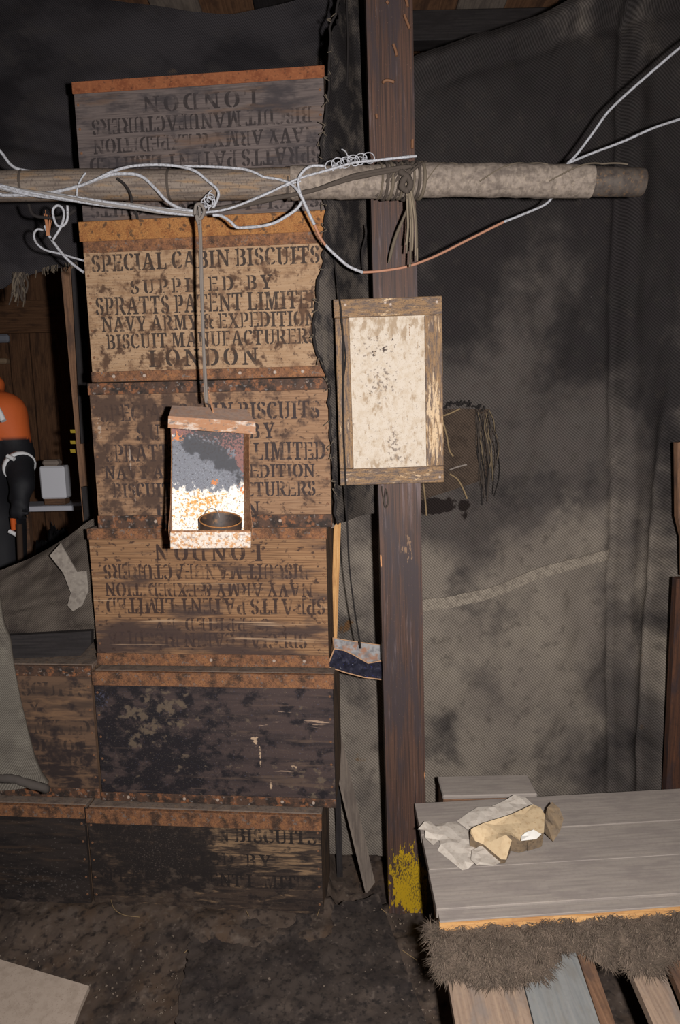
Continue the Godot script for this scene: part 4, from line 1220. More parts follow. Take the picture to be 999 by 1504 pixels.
	tube(st, curve(ats([[561, 714, 1.69], [563, 730, 1.69], [566, 745, 1.69], [570, 738, 1.69], [567, 718, 1.69], [564, 742, 1.692]], 1.69), 5), .0018, 6)
	single("cord", st, M.twine_dark, "small cord loop hanging from the frame's foot on the post", "cord")
	# tin
	t = thing("open_tin", "crumpled open tin, dark blue inside, hanging between the crates and the post", "tin")
	var f := ats([[491, 953], [505, 955], [518, 961], [530, 968], [541, 974], [552, 972], [563, 970], [560, 998], [535, 995], [508, 988], [481, 979]], 1.765)
	st = S()
	prism(st, f, Vector3(0, 0, -.0016))
	obj(t, "front_wall", st, tri_mat(paint(256, 256, [42, 42, 54], [{c = [28, 28, 37], n = [801, 5], lo = 110, hi = 180, a = .9}, {c = [64, 64, 76], n = [802, 5], lo = 150, hi = 190, a = .8}, {c = [52, 60, 150], n = [803, 12], lo = 205, hi = 216, a = .9}, {c = [190, 190, 200], n = [804, 8], lo = 226, hi = 232, a = .9}], true), .25, 8.0), "dark blue enamelled wall")
	st = S()
	var g := ats([[489, 937], [512, 941], [540, 945], [562, 948], [563, 973], [545, 977], [520, 968], [491, 957]], 1.80)
	prism(st, g, Vector3(0, 0, -.0016))
	obj(t, "back_wall", st, tri_mat(paint(256, 256, [150, 148, 148], [{c = [150, 104, 80], n = [811, 4], lo = 150, hi = 190, a = .8}, {c = [112, 110, 112], n = [812, 6], lo = 130, hi = 190, a = .8}], true), .4, 5.0), "pale tin-plate wall")
	var tinedge := mat([176, 138, 106], .6)
	st = S()
	poly(st, [f[0], f[10], at(484, 975, 1.80), g[0]], Vector3.LEFT)
	poly(st, [f[0] + Vector3(.0012, 0, 0), f[10] + Vector3(.0012, 0, 0), at(484, 975, 1.80) + Vector3(.0012, 0, 0), g[0] + Vector3(.0012, 0, 0)], Vector3.RIGHT)
	obj(t, "end_wall", st, tinedge)
	st = S()
	tube(st, f.slice(0, 7), .0018, 6); tube(st, f.slice(7, 11), .0018, 6); tube(st, [f[10], f[0]], .0022, 6); tube(st, g.slice(0, 4), .0015, 6)
	tube(st, [f[0], g[0]], .0018, 6)
	obj(t, "rolled_rim", st, tinedge)

# ------------------------------------------------------------------ bunk, fur, paper
func build_bunk() -> void:
	var h := .345
	var bl := lvl(609, 1180, h)
	var fl := lvl(646, 1353, h)
	var br := lvl(1020, 1157, h)
	var xx := (br - bl).normalized()
	var zz := (fl - bl)
	var D := zz.length()
	var t := thing("plank_bunk", "low dusty grey plank bunk beside the post", "bunk")
	var xf := Transform3D(Basis(xx, Vector3.UP, zz / D), bl)
	var shear := 0.0
	var L := 1.35
	var cuts := [[0.0, .135], [.137, .262], [.264, D - .035], [D - .033, D - .004]]
	for i in 4:
		var st := S()
		var a: float = cuts[i][0]
		var b: float = cuts[i][1]
		box(st, Vector3(L, .022 - .001 * (i % 2), b - a), Vector3(L / 2 + shear * (a + b) / 2 / D + [0.0, .001, -.001, .001][i], -.011 - [.0, .0008, .0004, .003][i], (a + b) / 2), .0009, 0, Vector2(i * .43, i * .29), xf)
		obj(t, "plank", st, M.bunk)
	var st := S()
	var pts := []
	for i in 24:      # splintered fresh edge of the front plank
		var k := i / 23.0
		pts.append(xf * Vector3(shear + k * L, -.007 - .006 * sin(k * 9.0) * k + rng.randf_range(-.001, .001), D - .003))
	for i in range(23, -1, -1):
		var k := i / 23.0
		pts.append(xf * Vector3(shear + k * L, -.024 + rng.randf_range(-.001, .001), D + .001))
	prism(st, pts, -xf.basis.z * .004)
	obj(t, "broken_edge", st, M.fresh_wood, "freshly splintered yellow edge")
	st = S()
	box(st, Vector3(.025, .20, D - .10), Vector3(shear * .5 + .06, -.125, D / 2), .002, 2, Vector2.ZERO, xf)
	box(st, Vector3(L - .08, .06, .02), Vector3(L / 2 + .05, -.055, .03), .002, 0, Vector2.ZERO, xf)
	obj(t, "side_board", st, M.dark_board)
	for p in [Vector3(.08, 0, .03), Vector3(.09, 0, D - .05), Vector3(1.2, 0, .03), Vector3(1.2, 0, D - .05)]:
		st = S()
		box(st, Vector3(.05, h - .023, .045), Vector3(p.x, -.023 - (h - .023) / 2, p.z), .002, 1, Vector2.ZERO, xf)
		obj(t, "leg", st, M.dark_board)
	# slats running forward from under the planks
	var hs := h - .045
	var sl := [[[652, 1408], [669, 1504], [763, 1425], [783, 1504], 0], [[766, 1430], [785, 1504], [842, 1388], [881, 1504], 1], [[844, 1388], [882, 1504], [866, 1394], [904, 1504], 2], [[912, 1395], [960, 1504], [962, 1390], [1006, 1504], 0], [[974, 1400], [1018, 1504], [1050, 1390], [1100, 1504], 2]]
	for s in sl:
		var q := []
		for i in 4: q.append(lvl(s[i][0], s[i][1], hs))
		var ends := []
		for k in [0, 2]:
			var dir: Vector3 = q[k + 1] - q[k]
			ends.append(q[k] - dir * (.6 / dir.length()) * .28)
			ends.append(q[k + 1] + dir * (.35 / dir.length()))
		st = S()
		prism(st, [ends[0], ends[1], ends[3], ends[2]], Vector3(0, -.02, 0), 1)
		obj(t, "slat", st, [M.slat, M.slat_blue, M.brown_board][s[4]])
	for z in [.02, D + .34]:
		st = S()
		box(st, Vector3(L - .1, .05, .05), Vector3(L / 2 + .06, -.092, z), .003, 0, Vector2.ZERO, xf)
		obj(t, "bearer", st, M.dark_board)
	for p in [Vector3(.1, 0, D + .34), Vector3(1.2, 0, D + .34)]:
		st = S()
		box(st, Vector3(.045, h - .118, .04), Vector3(p.x, -.118 - (h - .118) / 2, p.z), .002, 1, Vector2.ZERO, xf)
		obj(t, "leg", st, M.dark_board)
	# fur hide on the slats along the front edge
	t = thing("fur_hide", "matted grey-brown fur hide lying along the front edge of the bunk", "fur")
	var out := [[640, 1425], [655, 1437], [680, 1432], [715, 1446], [760, 1440], [795, 1436], [810, 1410], [830, 1392], [860, 1394], [880, 1412], [897, 1418], [908, 1402], [930, 1428], [968, 1430], [984, 1402], [1010, 1404], [1060, 1420]]
	var ob := []
	for p in out:
		var q := xf.affine_inverse() * lvl(p[0], p[1], hs + .01)
		ob.append([q.x, q.z])
	ob.sort_custom(func(a, b): return a[0] < b[0])
	var n := soft_noise(71, 14.0)
	var fx0: float = ob[0][0]
	var fx1: float = ob[-1][0]
	var surf := func(u: float, v: float) -> Vector3:
		var x := lerpf(fx0, fx1, u)
		var z := lerpf(D - .03, lin(ob, x), v)
		return xf * Vector3(x, -.043 + (.020 + .016 * n.get_noise_2d(x * 2, z * 2)) * sqrt(maxf(0.0, 1.0 - pow(v, 2.2))) * (1.0 if v > .12 else .6 + .4 * v / .12), z)
	st = S()
	grid(st, 90, 22, func(u: float, v: float): return [surf.call(u, v), Vector2(u * .8, v * .15)], Vector3.ZERO)
	M.fur = tri_mat(paint(256, 256, [104, 90, 78], [{c = [78, 66, 57], n = [901, 12], lo = 110, hi = 190, a = .8}, {c = [128, 112, 98], n = [902, 20], lo = 150, hi = 205, a = .6}], true), 1.0, 4.0)
	obj(t, "hide", st, M.fur)
	st = S()
	st.set_smooth_group(-1)
	for k in 18000:
		var u := rng.randf()
		var v := pow(rng.randf(), .75)
		var p: Vector3 = surf.call(u, minf(v, .98))
		var a := rng.randfn(0.0, .8) + 4.5 * n.get_noise_2d(p.x * 1.1, p.z * 1.1)
		var dir := xf.basis * Vector3(sin(a), 0, cos(a))
		var ln := rng.randf_range(.012, .036)
		var side := dir.cross(Vector3.UP).normalized() * rng.randf_range(.0003, .0008)
		var p1 := p + dir * ln * .5 + Vector3(0, rng.randf_range(.001, .006), 0)
		var p2 := p + dir * ln + Vector3(0, rng.randf_range(-.008, .006), 0)
		var c := rng.randf_range(.7, 1.35) * (1.0 + .5 * n.get_noise_2d(p.x * 1.7 + 9.0, p.z * 1.7))
		st.set_color(Color(.125 * c, .092 * c, .068 * c))
		for q in [p - side, p1 - side, p + side, p + side, p1 - side, p1 + side, p1 - side, p2, p1 + side]: st.add_vertex(q)
	var hm := StandardMaterial3D.new()
	hm.vertex_color_use_as_albedo = true
	hm.roughness = .9
	var hair := obj(t, "hair", st, hm)
	hair.set_meta("kind", "stuff")
	# low box behind the bunk
	t = thing("low_wooden_box", "small dusty wooden box standing behind the bunk's back edge", "box")
	var lb := at(645, 1150, 1.80)
	var rb := at(772, 1147, 1.80)
	st = S()
	var fy := lvl(648, 1176, h + .01).y
	box(st, Vector3(rb.x - lb.x, .3, .09), Vector3((lb.x + rb.x) / 2, lb.y - .15, -1.765), .004)
	obj(t, "body", st, M.brown_board)
	st = S()
	box(st, Vector3(rb.x - lb.x + .012, .012, .10), Vector3((lb.x + rb.x) / 2 + .004, lb.y + .006, -1.765), .003)
	obj(t, "lid", st, M.bunk)
	st = S()
	box(st, Vector3(rb.x - lb.x - .03, lb.y - .3, .07), Vector3((lb.x + rb.x) / 2, (lb.y - .3) / 2, -1.765), .003)
	obj(t, "foot", st, M.dark_board)
	# torn paper and an opened parcel on the bunk
	var zp := func(list: Array, lift: float) -> Array:
		var o := []
		for p in list: o.append(lvl(600 + p[0] / 4.0, 1140 + p[1] / 4.0, h + lift + (p[2] if p.size() > 2 else 0.0)))
		return o
	var pm := func(c: Array, e: Array, sd: int): return tri_mat(paint(192, 192, c, [{c = e, n = [sd, 7], lo = 120, hi = 190, a = .7}, {c = [e[0] - 30, e[1] - 34, e[2] - 38], n = [sd + 1, 14], lo = 175, hi = 205, a = .6}], true), .9, 5.0)
	M.paper = pm.call([206, 196, 184], [188, 176, 164], 911)
	M.parcel = pm.call([206, 182, 146], [190, 164, 130], 915)
	M.parcel_torn = pm.call([140, 120, 96], [98, 88, 80], 919)
	t = thing("paper_sheet", "torn greyish paper sheet spread flat left of the parcel", "paper", Vector3.ZERO, "torn paper on the bunk")
	st = S()
	crumpled(st, zp.call([[55, 312, .02], [95, 265, .022], [122, 262, .012], [150, 286], [230, 270, .006], [280, 266], [330, 305], [375, 340], [400, 390], [435, 402], [375, 437, .004], [382, 470], [385, 512, .006], [350, 546], [315, 553, .003], [170, 435], [190, 400, .008], [180, 375, .004], [145, 405, .006], [95, 360, .008], [98, 318, .016]], .002), .004, 3)
	obj(t, "sheet", st, M.paper)
	t = thing("paper_sheet", "torn grey paper sheet lying under the back of the parcel", "paper", Vector3.ZERO, "torn paper on the bunk")
	st = S()
	crumpled(st, zp.call([[285, 263], [350, 215, .006], [410, 180, .01], [490, 176, .008], [560, 146, .012], [622, 108, .016], [690, 126, .01], [735, 168], [700, 260], [600, 330], [440, 360], [380, 340]], .004), .006, 4)
	obj(t, "sheet", st, M.paper)
	t = thing("paper_sheet", "small torn paper flap below the parcel's left corner", "paper", Vector3.ZERO, "torn paper on the bunk")
	st = S()
	crumpled(st, zp.call([[372, 437, .008], [440, 398, .01], [520, 440], [565, 492], [500, 527, .006], [400, 521, .008], [368, 490, .006]], .007), .003, 5)
	obj(t, "sheet", st, M.paper)
	t = thing("parcel", "tan paper parcel torn open along its front, on the bunk", "parcel")
	var tp: Array = zp.call([[365, 335, .0], [368, 312, .004], [385, 300, .006], [440, 276, .008], [600, 226, .01], [735, 165, .012], [778, 186, .012], [802, 226, .008], [796, 330, .0], [660, 382, -.006], [600, 345, .004], [575, 345, .006], [607, 378, -.004], [575, 490, -.026], [545, 488, -.024], [440, 400, -.02], [392, 380, -.016]], .045)
	var bs := []
	for p in tp: bs.append(Vector3(p.x, h + .001, p.z) + Vector3(0, 0, -.012))
	st = S()
	crumpled(st, tp, .002, 6)
	obj(t, "wrapper_top", st, M.parcel)
	st = S()
	st.set_smooth_group(-1)
	for i in tp.size():
		var j := (i + 1) % tp.size()
		poly(st, [tp[i], tp[j], bs[j], bs[i]], Vector3(0, .1, 1))
	obj(t, "wrapper_side", st, M.parcel_torn)
	st = S()
	crumpled(st, zp.call([[700, 392, .03], [760, 360, .036], [794, 325, .042], [800, 250, .05], [815, 185, .05], [845, 150, .055], [888, 190, .05], [912, 250, .035], [892, 322, .02], [850, 385, .006], [780, 415, .004], [700, 440, .004]], .002), .005, 7)
	obj(t, "torn_flap", st, M.parcel_torn, "ragged dark torn side")
	st = S()
	crumpled(st, zp.call([[665, 352], [690, 330, .006], [735, 314, .008], [782, 340, .002], [752, 370], [660, 380]], .052), .002, 8)
	obj(t, "white_scrap", st, mat([238, 234, 226], .9), "bright white paper scrap")

func crumpled(st: SurfaceTool, outline: Array, amp: float, sd: int) -> void:
	# a torn sheet: the outline filled with inner points that lift and dip
	var n := soft_noise(sd, 22.0)
	var flat := PackedVector2Array()
	for p in outline: flat.append(Vector2(p.x, p.z))
	var all := outline.duplicate()
	var pts := flat.duplicate()
	var lo := Vector2(1e9, 1e9)
	var hi := -lo
	for p in flat: lo = lo.min(p); hi = hi.max(p)
	var step := .016
	for i in int((hi.x - lo.x) / step) + 1:
		for j in int((hi.y - lo.y) / step) + 1:
			var q := lo + Vector2(i + .5 * (j % 2), j) * step
			if not Geometry2D.is_point_in_polygon(q, flat): continue
			var near := 1e9
			var ws := 0.0
			var y := 0.0
			for k in flat.size():
				var dd := q.distance_to(flat[k])
				near = minf(near, q.distance_to(Geometry2D.get_closest_point_to_segment(q, flat[k], flat[(k + 1) % flat.size()])))
				var wt := 1.0 / (dd * dd + 1e-6)
				ws += wt
				y += wt * outline[k].y
			if near < step * .45: continue
			pts.append(q)
			all.append(Vector3(q.x, y / ws + amp * n.get_noise_2d(q.x, q.y) + amp * .4, q.y))
	var ix := Geometry2D.triangulate_delaunay(pts)
	st.set_smooth_group(-1)
	for i in range(0, ix.size(), 3):
		var c := (pts[ix[i]] + pts[ix[i + 1]] + pts[ix[i + 2]]) / 3.0
		if Geometry2D.is_point_in_polygon(c, flat): poly(st, [all[ix[i]], all[ix[i + 1]], all[ix[i + 2]]], Vector3.UP)

# ------------------------------------------------------------------ loose timber and debris
func build_timber() -> void:
	var st := S()
	prism(st, [at(494, 1062, 1.93), at(501, 1078, 1.93), at(551, 1296, 1.79), at(540, 1311, 1.755), at(496, 1130, 1.86)], Vector3(-.006, -.003, -.003), 1)
	single("leaning_plank", st, M.grey_plank, "narrow grey plank leaning in the gap between crates and post", "plank")
	var t := thing("pine_batten", "pale pine batten standing behind the right side of the crates", "batten")
	st = S()
	prism(st, ats([[492, 706], [503, 706], [495, 940], [486, 940]], 1.905), Vector3(0, 0, -.02), 1)
	obj(t, "upper_length", st, M.fresh_wood)
	st = S()
	prism(st, [at(486, 940, 1.905), at(495, 940, 1.905), Vector3(at(496, 940, 1.905).x, -.04, -1.905), Vector3(at(487, 940, 1.905).x, -.04, -1.905)], Vector3(0, 0, -.02), 1)
	obj(t, "lower_length", st, M.dark_board)
	st = S()
	prism(st, ats([[486, 776], [488, 760], [500, 744], [502, 756], [490, 775]], 1.84), Vector3(0, 0, -.015))
	obj(t, "bracket", st, M.grey_plank)
	# timbers at the right edge
	st = S()
	var a := at(994, 850, 1.87)
	prism(st, [a, at(1085, 846, 1.87), Vector3(at(1080, 1150, 1.87).x, -.01, -1.87), Vector3(a.x + .004, -.01, -1.87)], Vector3(0, 0, -.025), 1)
	single("upright_board", st, M.post, "tall brown upright board at the right edge behind the bunk", "board", "boards at the right edge")
	st = S()
	prism(st, ats([[995, 650], [1080, 640], [1085, 846], [1004, 846], [1003, 790], [996, 760]], 1.90), Vector3(0, 0, -.022), 1)
	single("upright_board", st, M.brown_board, "shorter pale board at the right edge above the brown one", "board", "boards at the right edge")
	# doorway uprights left of the crates
	st = S()
	var q0 := at(88, 380, 2.35)
	var q1 := at(116, 790, 2.35)
	prism(st, [q0, at(110, 380, 2.35), Vector3(at(133, 790, 2.35).x + .02, -.01, -2.35), Vector3(q1.x + .03, -.01, -2.35)], Vector3(0, 0, -.05), 1)
	t = thing("door_upright", "brown door upright marked with yellow dashes beside the crates", "upright")
	obj(t, "timber", st, M.brown_board)
	for y in [634, 650, 663]:
		st = S()
		prism(st, ats([[103, y - 3], [110, y - 3], [111, y + 2], [104, y + 2]], 2.346), Vector3(0, 0, -.003))
		obj(t, "yellow_dash", st, mat([150, 128, 40], .8), "yellow painted dash")
	st = S()
	prism(st, [at(104, 380, 2.31), at(124, 380, 2.31), at(127, 650, 2.31), at(119, 652, 2.31)], Vector3(0, 0, -.03), 1)
	obj(t, "stop_strip", st, M.dark_board, "dark strip along the upright")
	st = S()
	prism(st, [at(120, 715, 2.31), at(128, 715, 2.31), Vector3(at(136, 800, 2.31).x, -.01, -2.31), Vector3(at(127, 800, 2.31).x, -.01, -2.31)], Vector3(0, 0, -.03), 1)
	obj(t, "stop_strip", st, M.dark_board, "dark strip along the upright")
	# dark board lying on the left column under the canvas
	st = S()
	prism(st, ats([[-70, 938], [8, 934], [134, 927], [134, 946], [118, 963], [20, 967], [-70, 970]], 1.835), Vector3(0, 0, -.02))
	single("dark_board", st, M.dark_board, "near-black board with a clipped corner on the left crates", "board")
	# pale board in the lower left corner
	t = thing("cream_board", "pale cream board in the lower left corner of the floor", "board")
	var hb := .10
	st = S()
	prism(st, [lvl(-60, 1392, hb), lvl(0, 1409, hb), lvl(60, 1427, hb), lvl(131, 1448, hb), lvl(118, 1478, hb), lvl(108, 1504, hb), lvl(88, 1570, hb), lvl(-80, 1570, hb)], Vector3(0, -.012, 0))
	obj(t, "top", st, mat(paint(512, 256, [176, 160, 146], [{c = [160, 144, 130], n = [951, 7], lo = 120, hi = 190, a = .7}, {c = [128, 112, 100], n = [952, 40], lo = 185, hi = 205, a = .6}], true), .85, Vector3(2, 4, 1)))
	for x in [-40, 60]:
		st = S()
		var c := lvl(x, 1490, hb)
		box(st, Vector3(.04, .095, .12), Vector3(c.x, hb - .0595, c.z), .002)
		obj(t, "block", st, M.brown_board)
	# straws and chips
	var sl := [[[163, 1322], [168, 1335], [182, 1344], [205, 1347]], [[466, 1345], [470, 1333], [473, 1324]], [[270, 1400], [278, 1392], [284, 1380]], [[480, 1402], [492, 1408]], [[560, 1335], [568, 1341]], [[362, 1338], [366, 1346]], [[590, 1395], [612, 1410]], [[160, 1300], [158, 1312]]]
	for i in sl.size():
		var ps := []
		for p in sl[i]: ps.append(lvl(p[0], p[1], .035 if p[1] < 1350 else .014))
		st = S()
		tube(st, curve(ps, 4), .0011, 5)
		single("straw", st, M.straw, ["long curled straw on the dirt before the column's lowest crate", "upright straw stuck in the dirt near the leaning plank's foot", "bent straw lying along the floor crack", "short straw on the middle of the floor", "short straw on the floor by the post's foot", "pale chip of straw before the lowest crate's middle", "straw on the floor beside the bunk's left side", "short straw by the lowest crate's left corner"][i], "straw", "straws on the floor")
	var chips := S()
	for k in 420:
		var p := lvl(rng.randf_range(0, 640), rng.randf_range(1330, 1500), .012)
		var r := rng.randf_range(.0012, .004)
		var an := rng.randf() * TAU
		var x := Vector3(cos(an), .1, sin(an)) * r
		var z := Vector3(-sin(an), .05, cos(an)) * r * rng.randf_range(.4, 1.0)
		p.y += .002
		poly(chips, [p + x, p + z, p - x, p - z], Vector3.UP)
		poly(chips, [p + x, p + z, p + Vector3(0, -.004, 0)], x + z)
		poly(chips, [p + z, p - x, p + Vector3(0, -.004, 0)], z - x)
	var g := single("floor_grit", chips, mat([124, 110, 98], .9), "pale grit and chips scattered over the dirt floor", "grit")
	g.set_meta("kind", "stuff")
# ------------------------------------------------------------------ the room beyond, and the person in it
func build_beyond() -> void:
	var t := thing("shelf", "low shelf with a pale front edge in the room beyond", "shelf")
	var a := at(36, 748, 3.26)
	var b := at(97, 747, 3.26)
	var st := S()
	box(st, Vector3(.40, .025, .2), Vector3((a.x + b.x) / 2 + .02, a.y, -3.36), .003)
	obj(t, "board", st, mat([205, 205, 215], .7))
	for x in [-.16, .19]:
		st = S()
		box(st, Vector3(.03, a.y - .0125, .04), Vector3((a.x + b.x) / 2 + .02 + x, (a.y - .0125) / 2, -3.36), .002)
		obj(t, "leg", st, M.brown_board)
	var ty := a.y + .0125
	var c := at(76, 730, 3.28)
	t = thing("white_box", "white plastic box standing on the shelf in the room beyond", "box")
	st = S()
	box(st, Vector3(.122, .16, .08), Vector3(c.x, ty + .03 + .08, -3.34), .008)
	obj(t, "body", st, mat([235, 235, 242], .5))
	st = S()
	box(st, Vector3(.10, .03, .07), Vector3(c.x, ty + .015, -3.34), .003)
	obj(t, "base", st, M.brown_board)
	st = S()
	box(st, Vector3(.08, .03, .06), Vector3(c.x - .01, ty + .205, -3.34), .01)
	obj(t, "cap", st, mat([150, 136, 126], .5))
	st = S()      # crumpled bin bag
	var n := soft_noise(81, 3.2)
	var bc := at(80, 800, 3.06)
	grid(st, 48, 30, func(u: float, v: float):
		var th := u * TAU
		var ph := v * PI
		var dir := Vector3(cos(th) * sin(ph), cos(ph), sin(th) * sin(ph))
		var k := 1.0 + .28 * n.get_noise_3d(dir.x * .8, dir.y * .8, dir.z * .8) + .16 * absf(n.get_noise_3d(dir.x * 3, dir.y * 3, dir.z * 3))
		return [Vector3(bc.x, .42, -3.08) + dir * Vector3(.12, .42, .12) * k, Vector2(u, v)])
	single("bin_bag", st, mat([26, 25, 27], .22), "glossy black crumpled plastic bag on the floor beyond the doorway", "bag")
	t = thing("pale_stick", "short pale wooden stick leaning against the black bag", "stick")
	st = S()
	tube(st, [at(31, 838, 2.72), at(28, 770, 2.74)], .012, 8)
	obj(t, "shaft", st, mat([70, 54, 44], .9))
	st = S()
	tube(st, [at(31, 832, 2.715), Vector3(at(31, 838, 2.72).x, .0, -2.72)], .016, 8)
	obj(t, "tip", st, mat([150, 132, 116], .9))
	st = S()
	var g := at(2, 497, 3.6)
	box(st, Vector3(.1, .05, .06), Vector3(g.x - .01, g.y, -4.68), .01)
	g = at(4, 497, 4.66)
	st = S()
	box(st, Vector3(.12, .055, .04), Vector3(g.x - .02, g.y, -4.67), .012)
	single("grey_fixture", st, mat([150, 154, 166], .5), "pale grey fitting on the far wall at the left edge", "fitting")
	st = S()
	g = at(3, 530, 4.66)
	box(st, Vector3(.07, .035, .06), Vector3(g.x - .01, g.y, -4.695), .008)
	single("beige_block", st, mat([170, 146, 120], .7), "small beige block on the far wall under the grey fitting", "block")

func build_person() -> void:
	# standing side-on, arm bent, black winter suit with orange shoulders
	var d := 2.95
	var sh := at(15, 585, d)                      # visible shoulder
	var o := Vector3(sh.x - .2, 0, -d - .02)
	var J := func(x: float, y: float, z: float) -> Vector3: return Vector3(x, y, z)
	var sy := sh.y - .03
	var el := at(25, 668, d) - o
	var wr := at(33, 712, d - .12) - o
	var fi := at(30, 742, d - .16) - o
	# bones: a, b, ra, rb
	var bones := [
		[J.call(0, .93, 0), J.call(0, 1.18, .0), .165, .165], [J.call(0, 1.18, 0), J.call(.0, sy - .06, 0), .165, .17],
		[J.call(-.12, sy - .05, 0), J.call(.12, sy - .05, 0), .11, .11], [J.call(0, sy, 0), J.call(.0, sy + .10, .02), .075, .07],
		[J.call(.17, sy - .03, 0), el, .082, .066], [el, wr, .066, .05], [J.call(-.17, sy - .03, 0), J.call(-.24, sy - .33, .03), .088, .074], [J.call(-.24, sy - .33, .03), J.call(-.2, sy - .52, .16), .074, .056],
		[J.call(.09, .92, 0), J.call(.10, .50, .02), .112, .085], [J.call(.10, .50, .02), J.call(.11, .10, -.01), .08, .062], [J.call(.11, .05, -.02), J.call(.12, .045, .14), .05, .045],
		[J.call(-.09, .92, 0), J.call(-.11, .50, .02), .112, .085], [J.call(-.11, .50, .02), J.call(-.12, .10, -.01), .08, .062], [J.call(-.12, .05, -.02), J.call(-.13, .045, .14), .05, .045]]
	# gloved hands: palm and five bent fingers each
	for s in [[wr, fi], [J.call(-.2, sy - .52, .16), J.call(-.17, sy - .6, .22)]]:
		var dir: Vector3 = (s[1] - s[0]).normalized()
		var sd := dir.cross(Vector3(0, .3, 1)).normalized()
		var kn: Vector3 = s[0] + dir * .085
		bones.append([s[0], kn, .036, .034])
		for f in 4:
			var r0 := kn + sd * (f - 1.5) * .02
			var m0 := r0 + dir * (.034 + .004 * (2 - absi(f - 1))) + Vector3(0, 0, .004)
			bones.append([kn.lerp(r0, .8), m0, .0125, .0115])
			bones.append([m0, m0 + dir * .018 + Vector3(-.01, -.01, -.016), .0115, .010])
		var th: Vector3 = s[0] + dir * .03 + sd * .035
		bones.append([s[0] + dir * .02, th, .016, .014])
		bones.append([th, th + dir * .04 + sd * .008, .014, .011])
	var hp := J.call(0, sy + .23, .03) as Vector3
	bones.append([hp + Vector3(0, .03, -.015), hp + Vector3(0, -.045, .015), .098, .07])     # skull to jaw
	bones.append([hp + Vector3(0, -.005, .09), hp + Vector3(0, -.03, .108), .012, .017])      # nose
	bones.append([hp + Vector3(0, -.075, .06), hp + Vector3(0, -.085, .07), .03, .028])       # chin
	bones.append([hp + Vector3(.088, .0, -.01), hp + Vector3(.092, -.03, -.01), .018, .014])  # ears
	bones.append([hp + Vector3(-.088, .0, -.01), hp + Vector3(-.092, -.03, -.01), .018, .014])
	bones.append([J.call(-.06, sy + .09, -.07), J.call(.08, sy + .09, -.07), .06, .055])      # hood folded down on the back
	var st := S()
	skin(st, bones, .017, func(p: Vector3) -> Color:
		if p.y > sy + .155 and p.distance_to(hp) < .2: return Color(.42, .25, .18)
		if p.y > sy - .145 and (p.y > sy - .145 + .25 * maxf(0.0, .12 - absf(p.x))): return Color(.78, .155, .035)
		return Color(.012, .013, .018))
	var t := thing("person", "person in a black work suit with orange shoulders and reflective bands", "person", o)
	var bm := StandardMaterial3D.new()
	bm.vertex_color_use_as_albedo = true
	bm.roughness = .7
	obj(t, "body", st, bm)
	st = S()
	skin(st, [[hp + Vector3(0, .055, -.03), hp + Vector3(0, .0, -.055), .088, .08], [hp + Vector3(-.04, .08, .02), hp + Vector3(.04, .08, .02), .05, .05]], .014, func(_p: Vector3) -> Color: return Color(.03, .02, .015))
	var hm := bm.duplicate()
	obj(t, "hair", st, hm)
	for s in [-1, 1]:
		st = S()
		tube(st, [hp + Vector3(s * .033, .012, .078), hp + Vector3(s * .033, .012, .09)], [.012, .006], 8)
		obj(t, "eye", st, mat([30, 26, 24], .3))
	st = S()
	tube(st, curve([hp + Vector3(-.022, -.058, .083), hp + Vector3(0, -.061, .094), hp + Vector3(.022, -.058, .083)], 4), .004, 6)
	obj(t, "mouth", st, mat([128, 70, 60], .6))
	# reflective bands
	var rf := mat([250, 250, 252], .35)
	var ax := (wr - el).normalized()
	var ring := func(c: Vector3, dir: Vector3, r: float, w: float) -> SurfaceTool:
		var s2 := S()
		tube(s2, [c - dir * w / 2, c - dir * w / 2 * .98, c + dir * w / 2 * .98, c + dir * w / 2], [r * .9, r, r, r * .9], 20, false)
		return s2
	obj(t, "reflective_band", ring.call(el.lerp(wr, .38), (ax + Vector3(.35, .15, 0)).normalized(), .069, .024), rf, "white reflective sleeve band")
	st = S()
	var z0 := at(-4, 600, d - .19) - o
	tube(st, curve([z0 + Vector3(-.05, .09, 0), z0, z0 + Vector3(.025, -.05, .01)], 5), .012, 8)
	obj(t, "reflective_band", st, rf, "white reflective shoulder strip")
	for p in [[15, 672, .14], [18, 783, .17]]:
		var c: Vector3 = at(p[0], p[1], d - p[2]) - o
		st = S()
		tube(st, [c + Vector3(-.016, .006, -.01), c + Vector3(.014, -.007, -.004)], .009, 8)
		obj(t, "reflective_tab", st, rf, "small white reflective tab")
	st = S()
	var c2: Vector3 = at(18, 772, d - .165) - o
	tube(st, [c2 + Vector3(0, .03, -.01), c2 + Vector3(.002, -.02, -.01)], .012, 8)
	obj(t, "orange_tab", st, mat([220, 100, 40], .7), "orange tab")

